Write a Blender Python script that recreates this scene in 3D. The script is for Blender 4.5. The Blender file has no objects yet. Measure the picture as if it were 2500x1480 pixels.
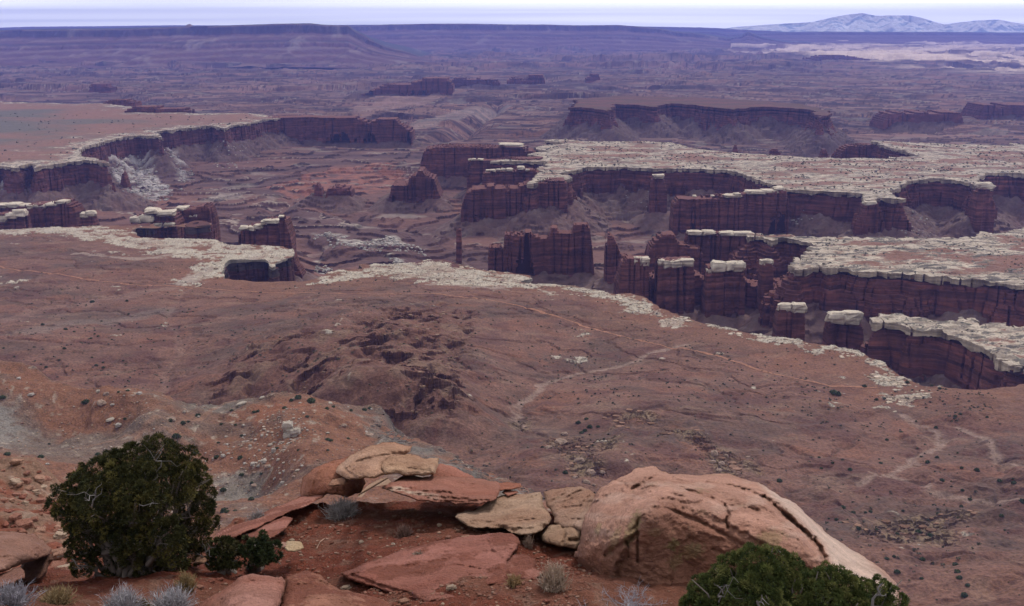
import bpy, math, random, time
import numpy as np
T0 = time.time()
random.seed(7)
RNG = np.random.default_rng(11)
C = bpy.context.scene.collection
# ------------------------------------------------------------------ camera maths
F = 2680.0
PITCH = math.radians(14.2)
CP, SP = math.cos(PITCH), math.sin(PITCH)
CZ = 400.0          # eye height above the white rim bench (z = 0)

def ray(px, py):
    x = (np.asarray(px, float) - 1250) / F
    y = -(np.asarray(py, float) - 740) / F
    return x, CP + y * SP, -SP + y * CP
def atz(px, py, z=0.0):
    dx, dy, dz = ray(px, py)
    t = (z - CZ) / dz
    return np.stack([dx * t, dy * t], -1)
def atD(px, py, D):
    dx, dy, dz = ray(px, py)
    t = D / dy
    return np.stack([dx * t, D + 0 * t, CZ + dz * t], -1)
def hit(px, py, zf, r0, r1, n=400):
    dx, dy, dz = [float(v) for v in ray(px, py)]
    h = math.hypot(dx, dy)
    rs = np.geomspace(r0, r1, n)
    X, Y, Z = dx / h * rs, dy / h * rs, CZ + dz / h * rs
    G = zf(X, Y)
    k = np.argmax(Z <= G) if np.any(Z <= G) else n - 1
    if k > 0:
        a, b = (Z - G)[k - 1], (G - Z)[k]
        t = min(1.0, max(0.0, a / max(a + b, 1e-9)))
        return X[k-1] + (X[k]-X[k-1]) * t, Y[k-1] + (Y[k]-Y[k-1]) * t, G[k-1] + (G[k]-G[k-1]) * t
    return X[k], Y[k], G[k]

# ------------------------------------------------------------------ noise
def _h(ix, iy, iz, s):
    with np.errstate(over='ignore'):
        h = ix.astype(np.uint32) * np.uint32(374761393) + iy.astype(np.uint32) * np.uint32(668265263) \
            + iz.astype(np.uint32) * np.uint32(2147483647 - 58392) + np.uint32((s * 144665 + 12345) & 0xffffffff)
        h = (h ^ (h >> np.uint32(13))) * np.uint32(1274126177)
        h = (h ^ (h >> np.uint32(15))) * np.uint32(2246822519)
        return h ^ (h >> np.uint32(16))
def noise2(x, y, s=0):
    x = np.asarray(x, np.float64); y = np.asarray(y, np.float64)
    ix = np.floor(x).astype(np.int64); iy = np.floor(y).astype(np.int64)
    fx = (x - ix).astype(np.float32); fy = (y - iy).astype(np.float32)
    u = fx * fx * fx * (fx * (fx * 6 - 15) + 10); v = fy * fy * fy * (fy * (fy * 6 - 15) + 10)
    z0 = np.zeros(1, np.int64)
    def g(dx, dy):
        a = _h(ix + dx, iy + dy, z0, s).astype(np.float32) * np.float32(2 * math.pi / 4294967296)
        return np.cos(a) * (fx - dx) + np.sin(a) * (fy - dy)
    a = g(0, 0); b = g(1, 0); c = g(0, 1); d = g(1, 1)
    return ((a + (b - a) * u) + ((c + (d - c) * u) - (a + (b - a) * u)) * v) * 1.5
def fbm(x, y, o=4, s=0, g=0.5, lac=2.03):
    r = 0; a = 1.0; t = 0
    for k in range(o):
        r = r + a * noise2(x, y, s + k * 17); t += a; a *= g; x = x * lac + 3.7; y = y * lac - 1.3
    return r / t * 1.4
def noise3(x, y, z, s=0):
    ix = np.floor(x).astype(np.int64); iy = np.floor(y).astype(np.int64); iz = np.floor(z).astype(np.int64)
    f = [x - ix, y - iy, z - iz]
    w = [t * t * (3 - 2 * t) for t in f]
    def v(a, b, c): return _h(ix + a, iy + b, iz + c, s).astype(np.float64) / 2147483648.0 - 1
    def L(p, q, t): return p + (q - p) * t
    x00 = L(v(0,0,0), v(1,0,0), w[0]); x10 = L(v(0,1,0), v(1,1,0), w[0])
    x01 = L(v(0,0,1), v(1,0,1), w[0]); x11 = L(v(0,1,1), v(1,1,1), w[0])
    return L(L(x00, x10, w[1]), L(x01, x11, w[1]), w[2])
def fbm3(x, y, z, o=4, s=0, g=0.5):
    r = 0; a = 1.0; t = 0
    for k in range(o):
        r = r + a * noise3(x, y, z, s + 31 * k); t += a; a *= g; x = x * 2.07 + 5; y = y * 2.07 + 9; z = z * 2.07 - 4
    return r / t * 1.3
def ss(a, b, x):
    t = np.clip((x - a) / (b - a), 0, 1); return t * t * (3 - 2 * t)
def mixc(a, b, t):
    return a + (np.asarray(b, np.float32) - a) * np.asarray(t)[..., None]
def sdpoly(x, y, P):
    """signed distance to polygon, positive inside"""
    P = np.asarray(P, float); n = len(P)
    d2 = np.full(x.shape, 1e30); ins = np.zeros(x.shape, bool)
    for i in range(n):
        ax, ay = P[i]; bx, by = P[(i + 1) % n]
        ex, ey = bx - ax, by - ay
        wx, wy = x - ax, y - ay
        t = np.clip((wx * ex + wy * ey) / (ex * ex + ey * ey + 1e-9), 0, 1)
        qx, qy = wx - ex * t, wy - ey * t
        d2 = np.minimum(d2, qx * qx + qy * qy)
        if ay != by:
            c = ((ay > y) != (by > y)) & (x < ex * (y - ay) / ey + ax)
            ins ^= c
    d = np.sqrt(d2)
    return np.where(ins, d, -d)
def dline(x, y, P, w=None):
    P = np.asarray(P, float); d = np.full(x.shape, 1e15)
    for i in range(len(P) - 1):
        ax, ay = P[i]; bx, by = P[i + 1]; ex, ey = bx - ax, by - ay
        wx, wy = x - ax, y - ay
        t = np.clip((wx * ex + wy * ey) / (ex * ex + ey * ey + 1e-9), 0, 1)
        d = np.minimum(d, (wx - ex * t) ** 2 + (wy - ey * t) ** 2)
    return np.sqrt(d)
class RBF:
    def __init__(s, pts, z, scale):
        s.P = np.asarray(pts, float) / scale; s.sc = scale
        n = len(z); D = s.k(s.P[:, None], s.P[None])
        A = np.zeros((n + 3, n + 3)); A[:n, :n] = D + np.eye(n) * 1e-4
        A[:n, n] = 1; A[:n, n+1:] = s.P; A[n:, :n] = A[:n, n:].T
        s.w = np.linalg.solve(A, np.concatenate([z, [0, 0, 0]]))
    def k(s, a, b):
        r2 = ((a - b) ** 2).sum(-1); return 0.5 * r2 * np.log(r2 + 1e-9)
    def __call__(s, x, y):
        x = np.asarray(x, float) / s.sc; y = np.asarray(y, float) / s.sc
        n = len(s.P); r = s.w[n] + s.w[n+1] * x + s.w[n+2] * y
        for i in range(n):
            r2 = (x - s.P[i, 0]) ** 2 + (y - s.P[i, 1]) ** 2
            r = r + s.w[i] * 0.5 * r2 * np.log(r2 + 1e-9)
        return r

# ------------------------------------------------------------------ mesh helpers
def mk(name, V, faces, col=None, mat=None, smooth=False, parent=None, origin=(0, 0, 0)):
    """faces: list of int arrays (n,k)"""
    V = np.asarray(V, np.float64) - np.asarray(origin, float)
    me = bpy.data.meshes.new(name)
    faces = [np.asarray(f, np.int64) for f in faces if len(f)]
    me.vertices.add(len(V)); me.vertices.foreach_set('co', V.astype(np.float32).ravel())
    lv = np.concatenate([f.ravel() for f in faces])
    ks = np.concatenate([np.full(len(f), f.shape[1]) for f in faces])
    ls = np.concatenate([[0], np.cumsum(ks)[:-1]])
    me.loops.add(len(lv)); me.loops.foreach_set('vertex_index', lv.astype(np.int32))
    me.polygons.add(len(ks)); me.polygons.foreach_set('loop_start', ls.astype(np.int32))
    me.polygons.foreach_set('use_smooth', np.full(len(ks), smooth))
    if col is not None:
        a = me.color_attributes.new('Col', 'FLOAT_COLOR', 'POINT')
        cc = np.ones((len(V), 4), np.float32); cc[:, :3] = col
        a.data.foreach_set('color', cc.ravel())
    me.update(calc_edges=True)
    if mat: me.materials.append(mat)
    o = bpy.data.objects.new(name, me); C.objects.link(o)
    if parent is not None:
        o.parent = parent
    else:
        o.location = origin
    return o
def gridmesh(name, X, Y, Z, col, mat, smooth=True, keep=None):
    n, m = X.shape
    idx = np.arange(n * m).reshape(n, m)
    f = np.stack([idx[:-1, :-1], idx[:-1, 1:], idx[1:, 1:], idx[1:, :-1]], -1).reshape(-1, 4)
    if keep is not None:
        k = (keep[:-1, :-1] | keep[:-1, 1:] | keep[1:, 1:] | keep[1:, :-1]).ravel()
        f = f[k]
    V = np.stack([X, Y, Z], -1).reshape(-1, 3); c = col.reshape(-1, 3)
    if keep is not None:
        u, inv = np.unique(f, return_inverse=True); f = inv.reshape(f.shape); V = V[u]; c = c[u]
    return mk(name, V, [f], c, mat, smooth)
def tag(o, label=None, cat=None, group=None, kind=None):
    if label: o['label'] = label
    if cat: o['category'] = cat
    if group: o['group'] = group
    if kind: o['kind'] = kind
    return o
def empty(name, loc):
    o = bpy.data.objects.new(name, None); C.objects.link(o); o.location = loc; o.empty_display_size = 0.2
    return o

CASES = {1: [[0,4,7]], 2: [[1,5,4]], 3: [[0,1,5,7]], 4: [[2,6,5]], 5: [[0,4,7],[2,6,5]], 6: [[1,2,6,4]],
         7: [[0,1,2,6,7]], 8: [[3,7,6]], 9: [[0,4,6,3]], 10: [[1,5,4],[3,7,6]], 11: [[0,1,5,6,3]],
         12: [[2,3,7,5]], 13: [[0,4,5,2,3]], 14: [[1,2,3,7,4]], 15: [[0,1,2,3]]}
SEGS = {1: [(4,7)], 2: [(5,4)], 3: [(5,7)], 4: [(6,5)], 5: [(4,7),(6,5)], 6: [(6,4)], 7: [(6,7)], 8: [(7,6)],
        9: [(4,6)], 10: [(5,4),(7,6)], 11: [(5,6)], 12: [(7,5)], 13: [(4,5)], 14: [(7,4)]}
def msq(S, cellmask=None):
    """marching squares: S (n,m) >0 inside. returns faces(list), segs (k,2), id->frac arrays for used ids"""
    n, m = S.shape; N = n * m
    b = S > 0
    case = b[:-1,:-1] * 1 + b[:-1,1:] * 2 + b[1:,1:] * 4 + b[1:,:-1] * 8
    # corner order 0=(i,j) 1=(i,j+1) 2=(i+1,j+1) 3=(i+1,j)
    def vid(ci, cj, code):
        g = lambda i, j: i * m + j
        if code == 0: return g(ci, cj)
        if code == 1: return g(ci, cj + 1)
        if code == 2: return g(ci + 1, cj + 1)
        if code == 3: return g(ci + 1, cj)
        if code == 4: return N + g(ci, cj)          # edge along j at row i
        if code == 6: return N + g(ci + 1, cj)
        if code == 7: return 2 * N + g(ci, cj)      # edge along i at col j
        if code == 5: return 2 * N + g(ci, cj + 1)
    faces = {3: [], 4: [], 5: []}; segs = []
    for c in range(1, 16):
        sel = case == c
        selw = sel
        if cellmask is not None: sel = sel & cellmask
        ci, cj = np.nonzero(sel)
        if len(ci):
            for poly in CASES[c]:
                faces[len(poly)].append(np.stack([vid(ci, cj, k) for k in poly], -1))
        if c in SEGS:
            wi, wj = np.nonzero(selw)
            if len(wi):
                for (a, d) in SEGS[c]:
                    segs.append(np.stack([vid(wi, wj, a), vid(wi, wj, d)], -1))
    faces = [np.concatenate(v) for v in faces.values() if v]
    segs = np.concatenate(segs) if segs else np.zeros((0, 2), np.int64)
    def frac(ids):
        ids = np.asarray(ids); kind = ids // N; g = ids % N
        i = g // m; j = g % m
        fi = i.astype(float); fj = j.astype(float)
        k1 = kind == 1; k2 = kind == 2
        a = S[i, j]
        b1 = S[i, np.minimum(j + 1, m - 1)]; b2 = S[np.minimum(i + 1, n - 1), j]
        t1 = np.clip(a / np.where(a == b1, 1, a - b1), 0.001, 0.999); t2 = np.clip(a / np.where(a == b2, 1, a - b2), 0.001, 0.999)
        fj = np.where(k1, fj + t1, fj); fi = np.where(k2, fi + t2, fi)
        return fi, fj
    return faces, segs, frac
def bil(A, fi, fj):
    n, m = A.shape[:2]
    i = np.clip(fi.astype(int), 0, n - 2); j = np.clip(fj.astype(int), 0, m - 2)
    u = fi - i; v = fj - j
    if A.ndim == 3: u = u[:, None]; v = v[:, None]
    return (A[i, j] * (1 - u) + A[i + 1, j] * u) * (1 - v) + (A[i, j + 1] * (1 - u) + A[i + 1, j + 1] * u) * v
class MB:
    def __init__(s): s.V = []; s.F = {3: [], 4: [], 5: []}; s.Cc = []; s.n = 0
    def add(s, V, faces, col):
        V = np.asarray(V, float)
        if len(V) == 0: return
        s.V.append(V); s.Cc.append(np.broadcast_to(np.asarray(col, np.float32), (len(V), 3)))
        for f in faces:
            f = np.asarray(f)
            if len(f): s.F[f.shape[1]].append(f + s.n)
        s.n += len(V)
    def build(s, name, mat, smooth=False, parent=None, origin=(0, 0, 0)):
        return mk(name, np.concatenate(s.V), [np.concatenate(v) for v in s.F.values() if v], np.concatenate(s.Cc), mat, smooth, parent, origin)
def slab(mb, S, X, Y, Ztop, zbot, coltop, colwall, cellmask=None, topfaces=True):
    """one rock layer: top sheet and vertical walls"""
    faces, segs, frac = msq(S, cellmask)
    if topfaces and faces:
        u = np.unique(np.concatenate([f.ravel() for f in faces]))
        fi, fj = frac(u)
        V = np.stack([bil(X, fi, fj), bil(Y, fi, fj), bil(Ztop, fi, fj)], -1)
        mb.add(V, [np.searchsorted(u, f) for f in faces], bil(coltop, fi, fj))
    if len(segs):
        u = np.unique(segs); fi, fj = frac(u); k = len(u)
        x, y, zt = bil(X, fi, fj), bil(Y, fi, fj), bil(Ztop, fi, fj)
        if np.ndim(zbot) == 2: zbot = bil(zbot, fi, fj)
        zb = np.minimum(np.broadcast_to(zbot, zt.shape), zt - 0.05)
        V = np.concatenate([np.stack([x, y, zt], -1), np.stack([x, y, zb], -1)])
        s = np.searchsorted(u, segs)
        q = np.stack([s[:, 0], s[:, 1], s[:, 1] + k, s[:, 0] + k], -1)
        cw = np.asarray(colwall, np.float32)
        if cw.ndim == 3: cw = np.concatenate([bil(cw, fi, fj)] * 2)
        mb.add(V, [q], cw)

# ------------------------------------------------------------------ materials
class NT:
    def __init__(s, name):
        s.m = bpy.data.materials.new(name); s.m.use_nodes = True
        s.t = s.m.node_tree; s.n = s.t.nodes; s.b = s.n['Principled BSDF']; s.b.inputs['Roughness'].default_value = 0.95
        s.b.inputs['Specular IOR Level'].default_value = 0.15
    def add(s, t, **k):
        n = s.n.new(t)
        for a, v in k.items(): setattr(n, a, v)
        return n
    def link(s, a, b): s.t.links.new(a, b)
    def pos(s, scale):
        g = s.add('ShaderNodeNewGeometry'); v = s.add('ShaderNodeVectorMath', operation='MULTIPLY')
        s.link(g.outputs['Position'], v.inputs[0]); v.inputs[1].default_value = scale
        return v.outputs[0]
    def noise(s, scale, detail=4, rough=0.6, sc=1.0):
        n = s.add('ShaderNodeTexNoise'); n.inputs['Scale'].default_value = sc
        n.inputs['Detail'].default_value = detail; n.inputs['Roughness'].default_value = rough
        s.link(s.pos(scale), n.inputs['Vector']); return n.outputs['Fac']
    def ramp(s, src, a, b, c0, c1):
        r = s.add('ShaderNodeMapRange'); s.link(src, r.inputs[0])
        r.inputs[1].default_value = a; r.inputs[2].default_value = b; r.inputs[3].default_value = c0; r.inputs[4].default_value = c1
        return r.outputs[0]
    def math(s, op, a, b):
        n = s.add('ShaderNodeMath', operation=op)
        for i, v in enumerate((a, b)):
            if isinstance(v, (int, float)): n.inputs[i].default_value = v
            else: s.link(v, n.inputs[i])
        return n.outputs[0]
    def mix(s, fac, a, b, mode='MIX'):
        n = s.add('ShaderNodeMix', data_type='RGBA', blend_type=mode)
        for sock, v in ((n.inputs[0], fac), (n.inputs[6], a), (n.inputs[7], b)):
            if isinstance(v, (int, float)): sock.default_value = v
            elif isinstance(v, tuple): sock.default_value = v if len(v) == 4 else (*v, 1)
            else: s.link(v, sock)
        return n.outputs[2]
    def scale(s, col, fac):
        n = s.add('ShaderNodeVectorMath', operation='SCALE'); s.link(col, n.inputs[0]); s.link(fac, n.inputs['Scale'])
        return n.outputs[0]
    def col(s):
        a = s.add('ShaderNodeAttribute', attribute_name='Col'); return a.outputs['Color']
    def bump(s, h, dist, st=1.0):
        b = s.add('ShaderNodeBump'); b.inputs['Strength'].default_value = st; b.inputs['Distance'].default_value = dist
        s.link(h, b.inputs['Height']); s.link(b.outputs[0], s.b.inputs['Normal'])
def terrain_mat(name, k=1.0, wall=True, strata=0.35, speck=0.3, bump=1.5, vlo=0.62, tone=0.78):
    s = NT(name); c = s.col()
    n1 = s.noise((0.35 / k, 0.35 / k, 0.35 / k), 3, 0.7)
    n2 = s.noise((0.035 / k, 0.05 / k, 0.05 / k), 6, 0.65)
    top = s.scale(c, s.math('MULTIPLY', s.ramp(n1, 0.3, 0.7, 1 - speck, 1 + speck), s.ramp(n2, 0.3, 0.7, 0.82, 1.18)))
    if wall:
        g = s.add('ShaderNodeNewGeometry'); sx = s.add('ShaderNodeSeparateXYZ'); s.link(g.outputs['True Normal'], sx.inputs[0])
        az = s.math('ABSOLUTE', sx.outputs[2], 0)
        fw = s.ramp(az, 0.35, 0.75, 1.0, 0.0)
        st = s.noise((0.012 / k, 0.012 / k, 0.22 / k), 4, 0.6)
        vj = s.noise((0.06 / k, 0.06 / k, 0.010 / k), 5, 0.6)
        wc = s.scale(c, s.math('MULTIPLY', s.ramp(st, 0.35, 0.65, 1 - strata, 1 + strata), s.ramp(vj, 0.32, 0.58, vlo, 1.12)))
        out = s.mix(fw, top, wc)
        hh = s.math('ADD', s.math('MULTIPLY', st, 0.8), s.math('MULTIPLY', vj, 1.2))
        h = s.math('ADD', s.math('MULTIPLY', n1, 0.5), s.math('MULTIPLY', s.math('MULTIPLY', hh, fw), 2.0))
        s.bump(h, bump * k)
    else:
        out = top; s.bump(s.math('ADD', n1, s.math('MULTIPLY', n2, 3)), bump * k, 0.8)
    gn = s.add('ShaderNodeVectorMath', operation='SCALE'); s.link(out, gn.inputs[0]); gn.inputs['Scale'].default_value = tone
    s.link(gn.outputs[0], s.b.inputs['Base Color'])
    return s.m
MT = terrain_mat('canyon_rock', tone=0.80, vlo=0.72, bump=2.2, strata=0.42)
MTB = terrain_mat('bench_soil', 1.0, True, 0.3, 0.42, 2.2, tone=0.60)
MTF = terrain_mat('basin_rock', 4.0, True, 0.2, 0.25, 0.8, 0.95)
MTX = terrain_mat('far_rock', 25.0, True, 0.3, 0.2, 1.0, tone=0.55)
MTN = terrain_mat('mountain_rock', 60.0, False, 0.1, 0.12, 1.0, tone=1.0)

def rock_mat(name, strata=0.18, lichen=False, speck=0.22):
    s = NT(name); c = s.col()
    a = s.noise((1.2, 1.2, 5.0), 8, 0.7); b = s.noise((18, 18, 24), 5, 0.75); d = s.noise((0.7, 0.7, 0.9), 5, 0.6)
    v = s.math('MULTIPLY', s.ramp(a, 0.3, 0.7, 1 - strata, 1 + strata), s.ramp(b, 0.3, 0.7, 1 - speck, 1 + speck))
    out = s.scale(c, v)
    out = s.mix(s.ramp(d, 0.5, 0.72, 0, 0.45), out, (0.17, 0.062, 0.035))
    pit = s.noise((7, 7, 9), 4, 0.7)
    out = s.mix(s.ramp(pit, 0.66, 0.75, 0, 0.5), out, (0.05, 0.03, 0.028))
    if lichen:
        l1 = s.noise((1.6, 1.6, 1.2), 6, 0.75)
        out = s.mix(s.ramp(l1, 0.60, 0.66, 0, 0.35), out, (0.20, 0.18, 0.09))
    s.link(out, s.b.inputs['Base Color'])
    h = s.math('ADD', s.math('MULTIPLY', a, 1.0), s.math('ADD', s.math('MULTIPLY', b, 0.22), s.math('MULTIPLY', pit, 0.35)))
    s.bump(h, 0.26, 1.0)
    return s.m
MR = rock_mat('sandstone'); MRL = rock_mat('lichened_sandstone', 0.2, True)
def dirt_mat():
    s = NT('red_dirt'); c = s.col()
    a = s.noise((30, 30, 30), 4, 0.8); b = s.noise((3, 3, 3), 6, 0.7)
    v = s.add('ShaderNodeTexVoronoi'); v.inputs['Scale'].default_value = 1; s.link(s.pos((14, 14, 14)), v.inputs['Vector'])
    out = s.scale(c, s.math('MULTIPLY', s.ramp(a, 0.3, 0.7, 0.6, 1.4), s.ramp(b, 0.3, 0.7, 0.75, 1.25)))
    sx = s.add('ShaderNodeSeparateColor'); s.link(v.outputs['Color'], sx.inputs[0])
    peb = s.math('MULTIPLY', s.ramp(v.outputs['Distance'], 0.2, 0.34, 1, 0), s.ramp(sx.outputs[0], 0.72, 0.8, 0, 0.7))
    out = s.mix(peb, out, (0.32, 0.18, 0.13))
    s.link(out, s.b.inputs['Base Color'])
    s.bump(s.math('ADD', s.math('MULTIPLY', a, 0.3), s.math('ADD', b, s.math('MULTIPLY', peb, 0.3))), 0.30, 1.0)
    return s.m
MD = dirt_mat()
def leaf_mat(name, rough=0.8):
    s = NT(name); s.b.inputs['Roughness'].default_value = rough
    n = s.noise((9, 9, 9), 3, 0.6); s.link(s.scale(s.col(), s.ramp(n, 0.3, 0.7, 0.7, 1.3)), s.b.inputs['Base Color'])
    return s.m
ML = leaf_mat('foliage'); MW = leaf_mat('weathered_wood', 0.9); MG = leaf_mat('dry_grass', 0.9)
exec_parts = []
# ------------------------------------------------------------------ traced plan outlines (photo trace put on the z = 0 bench level)
def plan(pts, z=0.0):
    a = np.array(pts, float); return atz(a[:, 0], a[:, 1], z)
def rag(P, amp, step, s=0):
    """resample a plan outline with small irregular steps"""
    P = np.asarray(P); out = []
    for i in range(len(P)):
        a, b = P[i], P[(i + 1) % len(P)]; L = np.hypot(*(b - a)); n = max(1, int(L / step))
        for k in range(n):
            out.append(a + (b - a) * k / n)
    out = np.array(out)
    out[:, 0] += noise2(out[:, 0] / step, out[:, 1] / step, s) * amp; out[:, 1] += noise2(out[:, 0] / step + 50, out[:, 1] / step, s + 1) * amp
    return out
RIM1 = [(-420,545),(0,552),(120,546),(235,545),(300,540),(318,533),(345,524),(372,516),(385,525),(372,540),(400,548),(470,528),(512,530),(516,540),
        (470,546),(420,541),(380,549),(332,548),(320,560),(345,576),(430,579),(520,580),(560,592),(600,590),(690,592),(716,603),(716,618),(672,636),(664,650),(648,628),(556,632),(545,650),
        (540,664),(548,678),(600,683),(660,686),(740,683),(775,676),(800,660),(878,646),(872,634),(900,636),(960,636),(1010,630),(1050,620),(1085,622),(1130,637),
        (1190,652),(1240,656),(1295,664),(1300,674),(1270,684),(1310,690),(1400,691),(1500,712),(1540,706),(1570,718),(1620,752),(1650,764),(1720,790),(1850,820),
        (1960,835),(2080,855),(2150,882),(2200,915),(2260,940),(2370,954),(2480,944),(2560,900),(2700,870),(3100,860),(3300,1700),(1250,2600),(-900,1700),(-900,545)]
MESA_L = [(-500,440),(-100,415),(0,404),(40,409),(60,400),(83,398),(84,410),(150,398),(210,392),(240,396),(268,402),(262,395),(235,386),(190,378),(200,364),(230,350),
          (300,334),(340,331),(385,333),(398,337),(380,322),(440,314),(520,306),(548,316),(565,306),(600,303),(645,292),(690,288),(670,284),(600,276),(540,277),(480,278),(400,268),
          (360,276),(330,262),(250,252),(180,254),(0,248),(-300,246),(-600,250)]
MESA_M = [(1296,447),(1340,440),(1345,445),(1392,434),(1370,424),(1395,418),(1440,408),(1540,408),(1600,412),(1660,412),(1778,415),(1839,436),(1923,463),(1998,466),(2099,473),(2123,490),
          (2150,482),(2200,486),(2175,469),(2217,442),(2280,436),(2336,439),(2376,449),(2393,465),(2420,456),(2390,439),(2403,422),(2488,422),(2560,430),(2800,430),(2800,340),(2560,350),(2500,353),(2460,347),(2480,356),
          (2340,352),(2250,349),(2135,344),(2165,358),(2210,368),(2240,382),(2185,384),(2150,378),(2180,388),(2080,386),(2000,386),(1900,378),(1800,374),(1700,364),(1640,348),(1560,344),(1480,346),(1430,344),
          (1380,340),(1335,343),(1370,350),(1320,356),(1300,364),(1345,370),(1295,376),(1320,384),(1240,388),(1195,394),(1270,394),(1330,394),(1335,410),(1322,405),(1310,412),(1320,420),(1305,430),(1290,440)]
MESA_R = [(1938,650),(1950,662),(1985,656),(2000,652),(2030,662),(2055,656),(2100,662),(2170,666),(2250,676),(2330,684),(2400,686),(2470,693),(2520,698),(2700,715),(2900,700),(2900,520),(2700,535),(2560,548),
          (2500,556),(2460,562),(2440,572),(2400,566),(2380,578),(2330,580),(2200,582),(2100,582),(2050,576),(1990,578),(1955,578),(1935,574),(1890,570),(1840,570),(1820,572),(1822,582),(1850,578),(1885,588),(1900,582),
          (1950,584),(1980,592),(1972,604),(1984,612),(1955,622),(1940,636)]
MESA_B = [(2135,786),(2185,790),(2215,792),(2222,800),(2300,806),(2330,822),(2400,848),(2425,864),(2455,880),(2500,905),(2700,990),(2900,980),(2900,780),(2700,800),(2540,800),(2500,798),(2455,796),(2450,788),(2395,790),
          (2350,770),(2335,772),(2340,786),(2280,786),(2220,778),(2200,766),(2150,766),(2136,774)]
MESA_N = [(1395,262),(1410,243),(1500,234),(1700,238),(1850,246),(1960,255),(2020,270),(2028,282),(2000,286),(1985,268),(1900,262),(1820,262),(1790,268),(1770,264),(1740,262),(1690,256),(1640,252),(1600,262),(1560,256),
          (1500,254),(1488,272),(1470,270),(1420,262)]
W1, WL, WM, WR, WB, WN = [plan(p) for p in (RIM1, MESA_L, MESA_M, MESA_R, MESA_B, MESA_N)]
ALLM = [WL, WM, WR, WB, WN, W1]

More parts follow.
